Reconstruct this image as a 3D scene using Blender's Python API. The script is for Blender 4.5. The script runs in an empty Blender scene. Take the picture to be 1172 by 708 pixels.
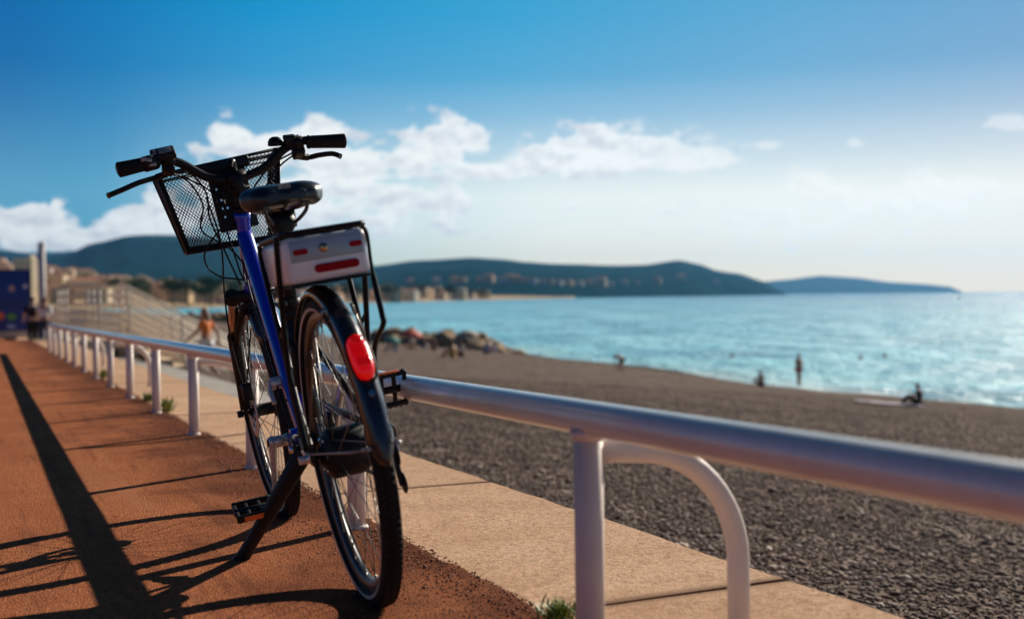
import bpy, bmesh, math, random
import numpy as np
from mathutils import Vector, Matrix, noise
random.seed(7); rng = np.random.default_rng(7)
C = bpy.context.scene.collection
scn = bpy.context.scene
R = math.radians

# ------------------------------------------------------------------ camera
CAMH = 0.6394
F_PX = 1286.4
rF = Vector((0, 0.99991775, -0.01282549)); rR = Vector((0.99997798, -8.513e-5, -0.00663724)); rU = rR.cross(rF).normalized()
cam_d = bpy.data.cameras.new('camera'); cam = bpy.data.objects.new('camera', cam_d); C.objects.link(cam)
cam.matrix_world = Matrix((( rR.x, rU.x, -rF.x, 0), (rR.y, rU.y, -rF.y, 0), (rR.z, rU.z, -rF.z, CAMH), (0, 0, 0, 1)))
cam_d.sensor_width = 36; cam_d.lens = 36 * F_PX / 1172.0
cam_d.clip_start = 0.05; cam_d.clip_end = 60000
cam_d.dof.use_dof = True; cam_d.dof.focus_distance = 3.2; cam_d.dof.aperture_fstop = 2.3; cam_d.dof.aperture_blades = 0
scn.camera = cam

# ------------------------------------------------------------------ light
SUN_AZ, SUN_EL = R(35.6), R(28.0)           # azimuth clockwise from +Y
sun_d = bpy.data.lights.new('sun', 'SUN'); sun = bpy.data.objects.new('sun', sun_d); C.objects.link(sun)
sun_d.energy = 5.0; sun_d.angle = R(0.5); sun_d.color = (1.0, 0.90, 0.76)
sd = Vector((math.sin(SUN_AZ) * math.cos(SUN_EL), math.cos(SUN_AZ) * math.cos(SUN_EL), math.sin(SUN_EL)))
sun.rotation_mode = 'QUATERNION'; sun.rotation_quaternion = sd.to_track_quat('Z', 'Y')

w = bpy.data.worlds.new('World'); scn.world = w; w.use_nodes = True
NT = w.node_tree; NT.nodes.clear()
def wn(t, **k):
    n = NT.nodes.new(t)
    for a, b in k.items(): setattr(n, a, b)
    return n
def wm(op, a, b=None, c=None, clamp=False):
    n = wn('ShaderNodeMath', operation=op, use_clamp=clamp)
    for i, x in enumerate((a, b, c)):
        if x is None: continue
        if isinstance(x, (int, float)): n.inputs[i].default_value = x
        else: NT.links.new(x, n.inputs[i])
    return n.outputs[0]
def wmix(f, a, b, bt='MIX'):
    n = wn('ShaderNodeMix', data_type='RGBA', blend_type=bt, clamp_factor=True)
    for i, x in ((0, f), (6, a), (7, b)):
        if isinstance(x, (int, float)): n.inputs[i].default_value = x
        elif isinstance(x, tuple): n.inputs[i].default_value = (*x, 1)
        else: NT.links.new(x, n.inputs[i])
    return n.outputs[2]
tc = wn('ShaderNodeTexCoord')
sky = wn('ShaderNodeTexSky', sky_type='NISHITA', sun_disc=False)
sky.sun_elevation = SUN_EL; sky.sun_rotation = SUN_AZ
sky.altitude = 10; sky.air_density = 1.0; sky.dust_density = 0.6; sky.ozone_density = 3.0
SKY_STR = 0.085
sep = wn('ShaderNodeSeparateXYZ'); NT.links.new(tc.outputs['Generated'], sep.inputs[0])
az = wm('ARCTAN2', sep.outputs[0], sep.outputs[1]); el = wm('ARCSINE', sep.outputs[2])
hs = wn('ShaderNodeHueSaturation'); hs.inputs['Saturation'].default_value = 1.35; hs.inputs['Value'].default_value = 1.0
NT.links.new(sky.outputs[0], hs.inputs['Color'])
skyc = wmix(1.0, hs.outputs[0], (0.80, 1.0, 1.12), 'MULTIPLY')
# clouds: a bank of cumulus over the bay, laid out by azimuth and elevation
comb = wn('ShaderNodeCombineXYZ')
NT.links.new(az, comb.inputs[0]); NT.links.new(wm('MULTIPLY', el, 1.7), comb.inputs[1])
def wnoise(scale, detail, rough, off=(0, 0, 0), dist=0.0):
    mp = wn('ShaderNodeMapping'); NT.links.new(comb.outputs[0], mp.inputs[0]); mp.inputs['Location'].default_value = off
    n = wn('ShaderNodeTexNoise'); NT.links.new(mp.outputs[0], n.inputs['Vector'])
    n.inputs['Scale'].default_value = scale; n.inputs['Detail'].default_value = detail; n.inputs['Roughness'].default_value = rough
    n.inputs['Distortion'].default_value = dist
    return n.outputs['Fac']
n1 = wnoise(30, 9, 0.56, (3.1, 1.7, 0)); n2 = wnoise(6, 4, 0.5, (7.1, 0.2, 3)); n1s = wnoise(30, 9, 0.56, (3.1 - 0.004, 1.7 - 0.012, 0))
def lobe(px, py, wx, up, dn, amp):
    a0 = math.atan((px - 586) / F_PX); e0 = (338 - py) / F_PX
    dx = wm('DIVIDE', wm('SUBTRACT', az, a0), wx / F_PX)
    dy = wm('SUBTRACT', el, e0)
    yu = wm('DIVIDE', wm('MAXIMUM', dy, 0.0), up / F_PX); yd = wm('DIVIDE', wm('MINIMUM', dy, 0.0), dn / F_PX)
    r2 = wm('ADD', wm('MULTIPLY', dx, dx), wm('ADD', wm('MULTIPLY', yu, yu), wm('MULTIPLY', yd, yd)))
    return wm('MULTIPLY', wm('EXPONENT', wm('MULTIPLY', r2, -1.0)), amp)
env = None
for L in [(500, 166, 50, 36, 30, 1.0), (545, 165, 32, 26, 22, .9), (470, 185, 45, 30, 30, .9), (690, 182, 88, 40, 17, 1.05), (640, 188, 90, 26, 20, .95), (775, 186, 60, 30, 15, 1.0), (825, 188, 30, 14, 12, .8), (580, 196, 80, 14, 18, .85),
          (365, 158, 45, 28, 60, 1.1), (320, 165, 40, 18, 50, 1.0), (270, 160, 34, 24, 50, 1.0), (405, 190, 70, 40, 50, 1.0), (470, 232, 110, 30, 60, .8), (330, 235, 80, 60, 50, .9), (240, 215, 40, 50, 50, .9),
          (38, 262, 50, 24, 30, 1.1), (160, 258, 45, 22, 30, 1.05), (108, 272, 40, 12, 20, .9), (200, 245, 40, 34, 34, .9), (945, 222, 60, 26, 30, .82), (1080, 232, 150, 26, 40, .80), (900, 250, 200, 22, 60, .62), (976, 176, 24, 9, 8, .62), (1150, 166, 44, 12, 9, .62), (890, 176, 50, 10, 8, .6), (652, 237, 14, 8, 7, .6), (-160, 250, 120, 40, 30, 1), (1380, 230, 160, 40, 30, .8), (65, 240, 10, 8, 7, .55)]:
    l = lobe(*L); env = l if env is None else wm('MAXIMUM', env, l)
dens = wm('ADD', env, wm('MULTIPLY', wm('SUBTRACT', n1, 0.5), 2.1))
dens = wm('ADD', dens, wm('MULTIPLY', wm('SUBTRACT', n2, 0.5), 0.7))
mr = wn('ShaderNodeMapRange', interpolation_type='SMOOTHSTEP'); NT.links.new(dens, mr.inputs[0])
mr.inputs[1].default_value = 0.40; mr.inputs[2].default_value = 0.66
gate = wn('ShaderNodeMapRange', interpolation_type='SMOOTHSTEP'); NT.links.new(env, gate.inputs[0]); gate.inputs[1].default_value = 0.08; gate.inputs[2].default_value = 0.4
cl = wm('MULTIPLY', mr.outputs[0], gate.outputs[0], clamp=True)
shade = wm('ADD', wm('MULTIPLY', wm('SUBTRACT', n1s, n1), 4.0), 0.72, clamp=True)
SKYREF = 1.0
csun = wn('ShaderNodeMapRange', interpolation_type='SMOOTHSTEP'); NT.links.new(az, csun.inputs[0]); csun.inputs[1].default_value = 0.05; csun.inputs[2].default_value = 0.24
cl = wm('MULTIPLY', cl, wm('SUBTRACT', 1.0, wm('MULTIPLY', csun.outputs[0], 0.45)))
cloudc = wmix(shade, wmix(csun.outputs[0], (6.7, 7.0, 7.4), (9.0, 8.9, 8.5)), wmix(csun.outputs[0], (9.7, 9.8, 9.6), (10.4, 10.1, 9.4)))
# the open sky: deep blue high up and to the left, milky low down and towards the sun
def wramp(f, stops):
    n = wn('ShaderNodeValToRGB'); NT.links.new(f, n.inputs[0]); e = n.color_ramp.elements
    while len(e) < len(stops): e.new(0.5)
    for q, (p, c) in zip(e, stops): q.position = p; q.color = (*c, 1) if isinstance(c, tuple) else (c, c, c, 1)
    return n.outputs[0]
az01 = wm('MULTIPLY_ADD', az, 1 / (2 * math.pi), 0.5)
def azp(d): return 0.5 + d / 360.0
K = 1 / SKY_STR
def kc(c): return c
top = wramp(az01, [(0.0, (0.0, .05, .20)), (azp(-60), (0.0, .07, .25)), (azp(-24), (.0, .110, .33)), (azp(-12), (.002, .235, .49)), (azp(0), (.028, .29, .52)), (azp(14), (.085, .30, .50)), (azp(27), (.125, .27, .45)), (azp(50), (.20, .38, .60)), (azp(110), (.02, .10, .28)), (1.0, (0.0, .05, .20))])
low = wramp(az01, [(0.0, (.10, .24, .40)), (azp(-60), (.12, .28, .44)), (azp(-20), (.10, .34, .50)), (azp(-8), (.60, .74, .72)), (azp(2), (.82, .84, .76)), (azp(14), (.85, .84, .74)), (azp(26), (.86, .81, .68)), (azp(50), (.85, .76, .60)), (azp(110), (.25, .32, .42)), (1.0, (.10, .24, .40))])
lo_f = wn('ShaderNodeMapRange', interpolation_type='SMOOTHSTEP'); NT.links.new(el, lo_f.inputs[0]); lo_f.inputs[1].default_value = 0.0; lo_f.inputs[2].default_value = 0.075
low = wmix(lo_f.outputs[0], wmix(1.0, low, (1.16, .92, .60), 'MULTIPLY'), low)
elf = wramp(wm('DIVIDE', el, math.pi / 2), [(0.0, 1.0), (5.0 / 90, .93), (7.0 / 90, .56), (9.0 / 90, .25), (11.0 / 90, .06), (14 / 90, 0.0)])
high = wramp(wm('DIVIDE', el, math.pi / 2), [(0.0, 1.0), (15 / 90, 1.0), (30 / 90, .34), (1.0, .14)])
base = wmix(1.0, wmix(elf, top, low), high, 'MULTIPLY')
base = wmix(1.0, base, (K, K, K), 'MULTIPLY')
nish = wmix(1.0, skyc, (.11, .11, .11), 'MULTIPLY')
upf = wn('ShaderNodeMapRange'); NT.links.new(el, upf.inputs[0]); upf.inputs[1].default_value = .32; upf.inputs[2].default_value = .9; upf.inputs[4].default_value = .6
base = wmix(upf.outputs[0], base, nish)
final = wmix(wm('MULTIPLY', cl, 0.93), base, cloudc)
bg = wn('ShaderNodeBackground'); NT.links.new(final, bg.inputs[0]); bg.inputs[1].default_value = SKY_STR
wo = wn('ShaderNodeOutputWorld'); NT.links.new(bg.outputs[0], wo.inputs[0])
scn.view_settings.view_transform = 'Standard'; scn.view_settings.look = 'None'
scn.view_settings.exposure = 0.3; scn.view_settings.gamma = 1
scn.cycles.use_denoising = True
scn.cycles.max_bounces = 8; scn.cycles.volume_bounces = 0; scn.cycles.transparent_max_bounces = 12
scn.cycles.sample_clamp_indirect = 6

# ------------------------------------------------------------------ frames and helpers
V = Vector
vA = V((-0.42617539, 0.90455707, -0.01228973)); vS = V((0.90462539, 0.42620758, 0)); vN = vS.cross(vA).normalized()
O = V((0, 0, CAMH)) - CAMH * vN
def smooth(t): t = max(0.0, min(1.0, t)); return t * t * (3 - 2 * t)
def drop(a): return 0.60 * smooth((a - 29) / 8.0)
def pr(s, a, h=0.0):
    """promenade frame -> world (s: towards the sea, a: along the rail, h: up)"""
    s = float(s); a = float(a); h = float(h)
    if a > 36: p = O + s * vS + 36 * vA + (a - 36) * V((vA.x, vA.y, 0)).normalized()
    else: p = O + s * vS + a * vA
    return p + h * vN - V((0, 0, drop(a)))
def ray(px, py):
    px = float(px); py = float(py)
    return rF + rR * ((px - 586) / F_PX) + rU * ((354 - py) / F_PX)
def at_depth(px, py, d): return V((0, 0, CAMH)) + ray(px, py) * d
SEA = CAMH - 5.2
def on_sea(px, py, z=None):
    r = ray(px, py); zz = SEA if z is None else z
    return V((0, 0, CAMH)) + r * ((zz - CAMH) / r.z)

class MB:
    def __init__(s): s.v = []; s.f = []; s.m = []; s.sm = []
    def add(s, vs, fs, mi=0, sm=False):
        b = len(s.v); s.v += [tuple(x) for x in vs]; s.f += [tuple(b + i for i in f) for f in fs]; s.m += [mi] * len(fs); s.sm += [sm] * len(fs)
        return s
    def box(s, c, d, mi=0, M=None, ch=0.0, taper=(1, 1)):
        """box with optional chamfered edges"""
        x, y, z = d[0] / 2, d[1] / 2, d[2] / 2; c = V(c)
        if ch <= 0:
            vs = [V((a * x * (taper[0] if k > 0 else 1), b * y * (taper[1] if k > 0 else 1), k * z)) for k in (-1, 1) for b in (-1, 1) for a in (-1, 1)]
            fs = [(0, 2, 3, 1), (4, 5, 7, 6), (0, 1, 5, 4), (2, 6, 7, 3), (0, 4, 6, 2), (1, 3, 7, 5)]
            vs = [(M @ q if M else q) + c for q in vs]
            return s.add(vs, fs, mi)
        bm = bmesh.new(); bmesh.ops.create_cube(bm, size=1)
        for q in bm.verts: q.co = V((q.co.x * 2 * x, q.co.y * 2 * y, q.co.z * 2 * z))
        bmesh.ops.bevel(bm, geom=bm.edges[:] , offset=ch, segments=2, affect='EDGES', profile=0.6)
        bm.verts.index_update()
        s.add([(M @ q.co if M else q.co) + c for q in bm.verts], [[q.index for q in f.verts] for f in bm.faces], mi, True); bm.free()
        return s
    def tube(s, pts, r, n=12, mi=0, cap=True, sx=1.0, closed=False):
        pts = [V(p) for p in pts]; k = len(pts)
        rs = [r] * k if isinstance(r, (int, float)) else list(r)
        tans = []
        for i in range(k):
            if closed: t = pts[(i + 1) % k] - pts[i - 1]
            else: t = pts[min(i + 1, k - 1)] - pts[max(i - 1, 0)]
            tans.append(t.normalized())
        up = V((0, 0, 1)) if abs(tans[0].z) < 0.9 else V((1, 0, 0))
        nx = (up - tans[0] * up.dot(tans[0])).normalized(); vs = []
        for i in range(k):
            nx = (nx - tans[i] * nx.dot(tans[i])).normalized(); ny = tans[i].cross(nx)
            for j in range(n):
                a = 2 * math.pi * j / n; vs.append(pts[i] + rs[i] * (math.cos(a) * nx + sx * math.sin(a) * ny))
        fs = []
        for i in range(k if closed else k - 1):
            i2 = (i + 1) % k
            for j in range(n): fs.append((i * n + j, i * n + (j + 1) % n, i2 * n + (j + 1) % n, i2 * n + j))
        s.add(vs, fs, mi, True)
        if cap and not closed:
            b = len(s.v) - k * n
            s.f.append(tuple(b + j for j in reversed(range(n)))); s.f.append(tuple(b + (k - 1) * n + j for j in range(n))); s.m += [mi] * 2; s.sm += [False] * 2
        return s
    def lathe(s, prof, c, axis, n=48, mi=0, closed=False):
        """profile of (radius, offset along axis)"""
        ax = V(axis).normalized(); up = V((0, 0, 1)) if abs(ax.z) < .9 else V((1, 0, 0))
        e1 = (up - ax * up.dot(ax)).normalized(); e2 = ax.cross(e1); c = V(c); k = len(prof); vs = []
        for j in range(n):
            a = 2 * math.pi * j / n; d = math.cos(a) * e1 + math.sin(a) * e2
            for (r, o) in prof: vs.append(c + r * d + o * ax)
        fs = []
        for j in range(n):
            j2 = (j + 1) % n
            for i in range(k if closed else k - 1):
                i2 = (i + 1) % k; fs.append((j * k + i, j * k + i2, j2 * k + i2, j2 * k + i))
        s.add(vs, fs, mi, True); return s
    def build(s, name, mats, parent=None, bevel=0.0):
        me = bpy.data.meshes.new(name); me.from_pydata(s.v, [], s.f)
        if not isinstance(mats, (list, tuple)): mats = [mats]
        for m in mats: me.materials.append(m)
        me.polygons.foreach_set('material_index', s.m); me.polygons.foreach_set('use_smooth', s.sm)
        me.update()
        bm = bmesh.new(); bm.from_mesh(me); bmesh.ops.recalc_face_normals(bm, faces=bm.faces); bm.to_mesh(me); bm.free()
        o = bpy.data.objects.new(name, me); C.objects.link(o)
        if parent: o.parent = parent
        if bevel:
            b = o.modifiers.new('bevel', 'BEVEL'); b.width = bevel; b.segments = 2; b.limit_method = 'ANGLE'
        return o
def spline(pts, n=8, closed=False):
    """Catmull-Rom through the points"""
    P = [V(p) for p in pts]; out = []; k = len(P)
    for i in range(k - 1):
        p0 = P[max(i - 1, 0)]; p1 = P[i]; p2 = P[i + 1]; p3 = P[min(i + 2, k - 1)]
        for j in range(n):
            t = j / n; out.append(0.5 * ((2 * p1) + (p2 - p0) * t + (2 * p0 - 5 * p1 + 4 * p2 - p3) * t * t + (3 * p1 - p0 - 3 * p2 + p3) * t ** 3))
    out.append(P[-1]); return out
def tag(o, label=None, cat=None, group=None, kind=None):
    if label: o['label'] = label
    if cat: o['category'] = cat
    if group: o['group'] = group
    if kind: o['kind'] = kind
    return o
def empty(name, loc=(0, 0, 0), label=None, cat=None, group=None):
    o = bpy.data.objects.new(name, None); C.objects.link(o); o.location = loc; o.empty_display_size = 0.1
    return tag(o, label, cat, group)
def np_mesh(name, verts, faces, mats, smooth_=False):
    me = bpy.data.meshes.new(name); nf = len(faces); k = faces.shape[1]
    me.vertices.add(len(verts)); me.vertices.foreach_set('co', np.asarray(verts, dtype=np.float32).ravel())
    me.loops.add(nf * k); me.loops.foreach_set('vertex_index', faces.astype(np.int32).ravel())
    me.polygons.add(nf); me.polygons.foreach_set('loop_start', np.arange(0, nf * k, k, dtype=np.int32))
    if smooth_: me.polygons.foreach_set('use_smooth', np.ones(nf, dtype=bool))
    me.update(calc_edges=True); me.validate()
    for m in (mats if isinstance(mats, (list, tuple)) else [mats]): me.materials.append(m)
    o = bpy.data.objects.new(name, me); C.objects.link(o); return o

# ------------------------------------------------------------------ materials
class Mat:
    def __init__(s, name, **k):
        s.m = bpy.data.materials.new(name); s.m.use_nodes = True; s.t = s.m.node_tree
        s.b = s.t.nodes['Principled BSDF']
        for a, v in k.items(): s.set(a, v)
    def set(s, a, v):
        key = dict(col='Base Color', rough='Roughness', metal='Metallic', spec='Specular IOR Level', coat='Coat Weight', ior='IOR', sheen='Sheen Weight', coatr='Coat Roughness', trans='Transmission Weight', emis='Emission Color', emst='Emission Strength')[a]
        if isinstance(v, tuple): v = (*v, 1)
        if hasattr(v, 'is_output') or 'NodeSocket' in type(v).__name__: s.t.links.new(v, s.b.inputs[key])
        else: s.b.inputs[key].default_value = v
    def n(s, t, **k):
        n = s.t.nodes.new(t)
        for a, b in k.items(): setattr(n, a, b)
        return n
    def coord(s, kind='Object', scale=(1, 1, 1), src=None):
        mp = s.n('ShaderNodeMapping'); mp.inputs['Scale'].default_value = scale
        if src is None:
            if kind == 'World': g = s.n('ShaderNodeNewGeometry'); src = g.outputs['Position']
            else: g = s.n('ShaderNodeTexCoord'); src = g.outputs[kind]
        s.t.links.new(src, mp.inputs[0]); return mp.outputs[0]
    def noise(s, vec, scale, detail=4, rough=0.5, dist=0):
        n = s.n('ShaderNodeTexNoise'); s.t.links.new(vec, n.inputs['Vector'])
        n.inputs['Scale'].default_value = scale; n.inputs['Detail'].default_value = detail; n.inputs['Roughness'].default_value = rough; n.inputs['Distortion'].default_value = dist
        return n.outputs['Fac']
    def voro(s, vec, scale, feature='F1', out='Distance', rnd=1):
        n = s.n('ShaderNodeTexVoronoi', feature=feature); s.t.links.new(vec, n.inputs['Vector']); n.inputs['Scale'].default_value = scale; n.inputs['Randomness'].default_value = rnd
        return n.outputs[out]
    def ramp(s, f, stops, interp='LINEAR'):
        n = s.n('ShaderNodeValToRGB'); s.t.links.new(f, n.inputs[0]); e = n.color_ramp.elements; n.color_ramp.interpolation = interp
        while len(e) < len(stops): e.new(0.5)
        for q, (p, c) in zip(e, stops): q.position = p; q.color = (*c, 1) if isinstance(c, tuple) else (c, c, c, 1)
        return n.outputs[0]
    def mix(s, f, a, b, bt='MIX'):
        n = s.n('ShaderNodeMix', data_type='RGBA', blend_type=bt)
        for i, x in ((0, f), (6, a), (7, b)):
            if isinstance(x, (int, float)): n.inputs[i].default_value = x
            elif isinstance(x, tuple): n.inputs[i].default_value = (*x, 1)
            else: s.t.links.new(x, n.inputs[i])
        return n.outputs[2]
    def math(s, op, a, b=None, c=None, clamp=False):
        n = s.n('ShaderNodeMath', operation=op, use_clamp=clamp)
        for i, x in enumerate((a, b, c)):
            if x is None: continue
            if isinstance(x, (int, float)): n.inputs[i].default_value = x
            else: s.t.links.new(x, n.inputs[i])
        return n.outputs[0]
    def bump(s, h, strength, dist, prev=None):
        n = s.n('ShaderNodeBump'); n.inputs['Strength'].default_value = strength; n.inputs['Distance'].default_value = dist
        s.t.links.new(h, n.inputs['Height'])
        if prev is not None: s.t.links.new(prev, n.inputs['Normal'])
        s.t.links.new(n.outputs[0], s.b.inputs['Normal']); return n.outputs[0]
def plain(name, col, rough=0.5, metal=0.0, var=0.12, scale=30, **k):
    """a colour with slight wear and unevenness in colour and gloss"""
    m = Mat(name, metal=metal, **k); c = m.coord('Object')
    f = m.noise(c, scale, 5, 0.6)
    dk = tuple(x * (1 - var) for x in col); lt = tuple(min(1, x * (1 + var)) for x in col)
    m.set('col', m.ramp(f, [(0.3, dk), (0.7, lt)]))
    f2 = m.noise(c, scale * 2.3, 3, 0.6)
    m.set('rough', m.math('MULTIPLY_ADD', f2, 0.25, max(0.02, rough - 0.125)))
    return m.m

# red surfacing
m = Mat('red_asphalt'); c = m.coord('World')
gr = m.voro(c, 210); g2 = m.noise(c, 95, 4, 0.7); big = m.noise(c, 1.1, 5, 0.55); mid = m.noise(c, 9, 5, 0.6)
sp = m.n('ShaderNodeVectorMath', operation='DOT_PRODUCT'); m.t.links.new(c, sp.inputs[0]); sp.inputs[1].default_value = tuple(vS)
along = m.n('ShaderNodeVectorMath', operation='DOT_PRODUCT'); m.t.links.new(c, along.inputs[0]); along.inputs[1].default_value = tuple(vA)
dirt = m.math('ADD', sp.outputs['Value'], m.math('MULTIPLY', m.math('SUBTRACT', m.noise(c, 2.2, 5, 0.65), 0.5), 1.5))
dirtf = m.ramp(dirt, [(0.48, 0.0), (0.90, 1.0)])
colr = m.ramp(gr, [(0.05, (0.42, 0.135, 0.062)), (0.42, (0.31, 0.092, 0.042)), (0.8, (0.13, 0.036, 0.018))])
colr = m.mix(m.ramp(g2, [(0.35, 0.0), (0.62, 1.0)]), colr, (0.55, 0.205, 0.088))
colr = m.mix(m.ramp(m.noise(c, 2.3, 6, 0.7), [(0.40, 0.0), (0.68, 0.5)]), colr, (0.21, 0.072, 0.036))
cx3 = m.n('ShaderNodeCombineXYZ'); m.t.links.new(m.math('MULTIPLY', sp.outputs['Value'], 5.0), cx3.inputs[0]); m.t.links.new(m.math('MULTIPLY', along.outputs['Value'], 0.35), cx3.inputs[1])
colr = m.mix(m.ramp(m.noise(cx3.outputs[0], 1.0, 6, 0.7), [(0.50, 0.0), (0.66, 0.45)]), colr, (0.46, 0.21, 0.11))
colr = m.mix(m.ramp(m.noise(cx3.outputs[0], 2.6, 4, 0.6), [(0.56, 0.0), (0.64, 0.5)]), colr, (0.15, 0.055, 0.032))
colr = m.mix(m.ramp(m.voro(c, 5.3), [(0.05, 0.6), (0.085, 0.0)]), colr, (0.10, 0.04, 0.028))
colr = m.mix(m.ramp(big, [(0.35, 0.0), (0.7, 0.35)]), colr, (0.36, 0.12, 0.06))
colr = m.mix(m.ramp(mid, [(0.55, 0.0), (0.8, 0.4)]), colr, (0.20, 0.060, 0.030))
colr = m.mix(m.math('MULTIPLY', dirtf, 0.72), colr, m.ramp(gr, [(0.1, (0.20, 0.065, 0.036)), (0.6, (0.05, 0.017, 0.012))]))
m.set('col', colr); m.set('rough', 0.95); m.set('spec', 0.02)
nb = m.bump(m.math('SUBTRACT', 1.0, gr), 0.9, 0.004); m.bump(g2, 0.6, 0.006, nb)
M_RED = m.m
# beige concrete
m = Mat('beige_concrete'); c = m.coord('World')
f = m.noise(c, 3.2, 7, 0.62); f2 = m.noise(c, 60, 6, 0.78); f3 = m.voro(c, 190)
col = m.ramp(f, [(0.3, (0.66, 0.40, 0.25)), (0.52, (0.84, 0.55, 0.36)), (0.75, (0.90, 0.64, 0.44))])
col = m.mix(m.ramp(f2, [(0.40, 0.0), (0.66, 0.8)]), col, (0.36, 0.20, 0.115)); col = m.mix(m.ramp(m.noise(c, 130, 4, .8), [(0.50, 0.0), (0.66, 0.6)]), col, (0.92, 0.70, 0.48)); col = m.mix(m.ramp(m.noise(c, 26, 8, .85), [(0.38, 0.7), (0.48, 0.0)]), col, (0.36, 0.19, 0.11)); pit = m.voro(c, 34); col = m.mix(m.ramp(m.math('ADD', pit, m.math('MULTIPLY', m.noise(c, 7, 3, .6), .5)), [(0.30, .9), (0.37, 0.0)]), col, (0.16, 0.085, 0.055)); col = m.mix(m.ramp(m.noise(c, 1.2, 6, .7), [(0.50, 0.0), (0.70, 0.45)]), col, (0.50, 0.29, 0.16))
al = m.n('ShaderNodeVectorMath', operation='DOT_PRODUCT'); m.t.links.new(c, al.inputs[0]); al.inputs[1].default_value = tuple(vA)
wnz = m.n('ShaderNodeTexWhiteNoise', noise_dimensions='1D'); m.t.links.new(m.math('FLOOR', m.math('DIVIDE', m.math('SUBTRACT', al.outputs['Value'], 0.41), 1.69)), wnz.inputs['W'])
col = m.mix(m.math('MULTIPLY', wnz.outputs['Value'], 0.30), col, (0.46, 0.27, 0.165))
frac = m.math('FRACT', m.math('DIVIDE', m.math('SUBTRACT', al.outputs['Value'], 0.41), 1.69)); near = m.math('SUBTRACT', 0.5, m.math('ABSOLUTE', m.math('SUBTRACT', frac, 0.5)))
col = m.mix(m.ramp(m.math('ADD', near, m.math('MULTIPLY', m.math('SUBTRACT', f2, .5), .05)), [(0.004, 0.75), (0.022, 0.0)]), col, (0.17, 0.10, 0.065))
sp2 = m.voro(c, 7.5, out='Distance'); spots = m.ramp(m.math('ADD', sp2, m.math('MULTIPLY', f2, 0.05)), [(0.035, 1.0), (0.06, 0.0)])
col = m.mix(m.math('MULTIPLY', spots, 0.75), col, (0.06, 0.035, 0.025))
col = m.mix(m.ramp(f3, [(0.5, 0.0), (0.85, 0.35)]), col, (0.25, 0.13, 0.07))
m.set('col', col); m.set('rough', 0.9); m.set('spec', 0.03)
nb = m.bump(f2, 0.9, 0.007); m.bump(m.math('SUBTRACT', 1.0, f3), 0.35, 0.002, nb)
M_BEIGE = m.m
M_JOINT = plain('joint_mortar', (0.09, 0.06, 0.045), 0.95)
# grey concrete
m = Mat('grey_concrete'); c = m.coord('World')
f = m.noise(c, 1.4, 6, 0.6); f2 = m.noise(c, 30, 4, 0.6)
m.set('col', m.mix(m.ramp(f2, [(0.4, 0.0), (0.8, 0.4)]), m.ramp(f, [(0.3, (0.30, 0.27, 0.23)), (0.7, (0.44, 0.40, 0.345))]), (0.2, 0.18, 0.16))); m.set('rough', 0.9); m.bump(f2, 0.3, 0.006)
M_GREY = m.m
# shingle
m = Mat('shingle'); c = m.coord('World')
vd = m.voro(c, 26); vc = m.n('ShaderNodeTexVoronoi'); m.t.links.new(c, vc.inputs['Vector']); vc.inputs['Scale'].default_value = 26
sp = m.n('ShaderNodeSeparateColor'); m.t.links.new(vc.outputs['Color'], sp.inputs[0])
colr = m.ramp(sp.outputs[0], [(0.0, (0.11, 0.080, 0.068)), (0.5, (0.28, 0.208, 0.172)), (0.85, (0.46, 0.35, 0.285)), (1.0, (0.62, 0.50, 0.42))])
colr = m.mix(m.ramp(vd, [(0.35, 0.0), (0.75, 0.9)]), colr, (0.02, 0.017, 0.015))
lump = m.noise(c, 2.6, 6, 0.75); colr = m.mix(m.ramp(lump, [(0.44, 0.75), (0.53, 0.0)]), colr, (0.10, 0.07, 0.06)); colr = m.mix(m.ramp(m.noise(c, 1.9, 5, 0.75), [(0.52, 0.0), (0.66, 0.7)]), colr, (0.52, 0.41, 0.335))
bigf = m.noise(c, 0.16, 5, 0.6); colr = m.mix(m.ramp(bigf, [(0.35, 0.0), (0.75, 0.3)]), colr, (0.33, 0.26, 0.21))
sp3 = m.n('ShaderNodeVectorMath', operation='DOT_PRODUCT'); m.t.links.new(c, sp3.inputs[0]); sp3.inputs[1].default_value = (vS.x, vS.y, 0)
wet = m.math('MULTIPLY', m.ramp(m.math('DIVIDE', m.math('ADD', sp3.outputs['Value'], m.math('MULTIPLY', m.noise(c, .6, 4, .6), 2.0)), 60.0), [(39.6 / 60, 0.0), (41.6 / 60, 1.0)]), .6)
colr = m.mix(wet, colr, (0.045, 0.036, 0.032))
m.set('col', colr); m.set('spec', 0.02); m.set('rough', 0.95); nb = m.bump(m.math('SUBTRACT', 1.0, vd), 1.0, 0.02); m.bump(lump, 1.0, 0.25, nb)
M_SHINGLE = m.m
m = Mat('pebble_stone'); g = m.n('ShaderNodeNewGeometry'); c = m.coord('World')
colr = m.ramp(g.outputs['Random Per Island'], [(0.0, (0.07, 0.042, 0.034)), (0.40, (0.17, 0.112, 0.088)), (0.72, (0.30, 0.205, 0.162)), (0.90, (0.48, 0.36, 0.28)), (1.0, (0.70, 0.58, 0.48))])
colr = m.mix(m.ramp(m.noise(c, 60, 4, 0.6), [(0.5, 0.0), (0.8, 0.35)]), colr, (0.18, 0.14, 0.115)); colr = m.mix(m.ramp(m.noise(c, 1.1, 5, 0.65), [(0.42, 0.55), (0.56, 0.0)]), colr, (0.06, 0.042, 0.036))
m.set('col', colr); m.set('rough', 0.75); m.set('spec', 0.15)
M_PEBBLE = m.m
m = Mat('red_grit'); g = m.n('ShaderNodeNewGeometry')
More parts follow.
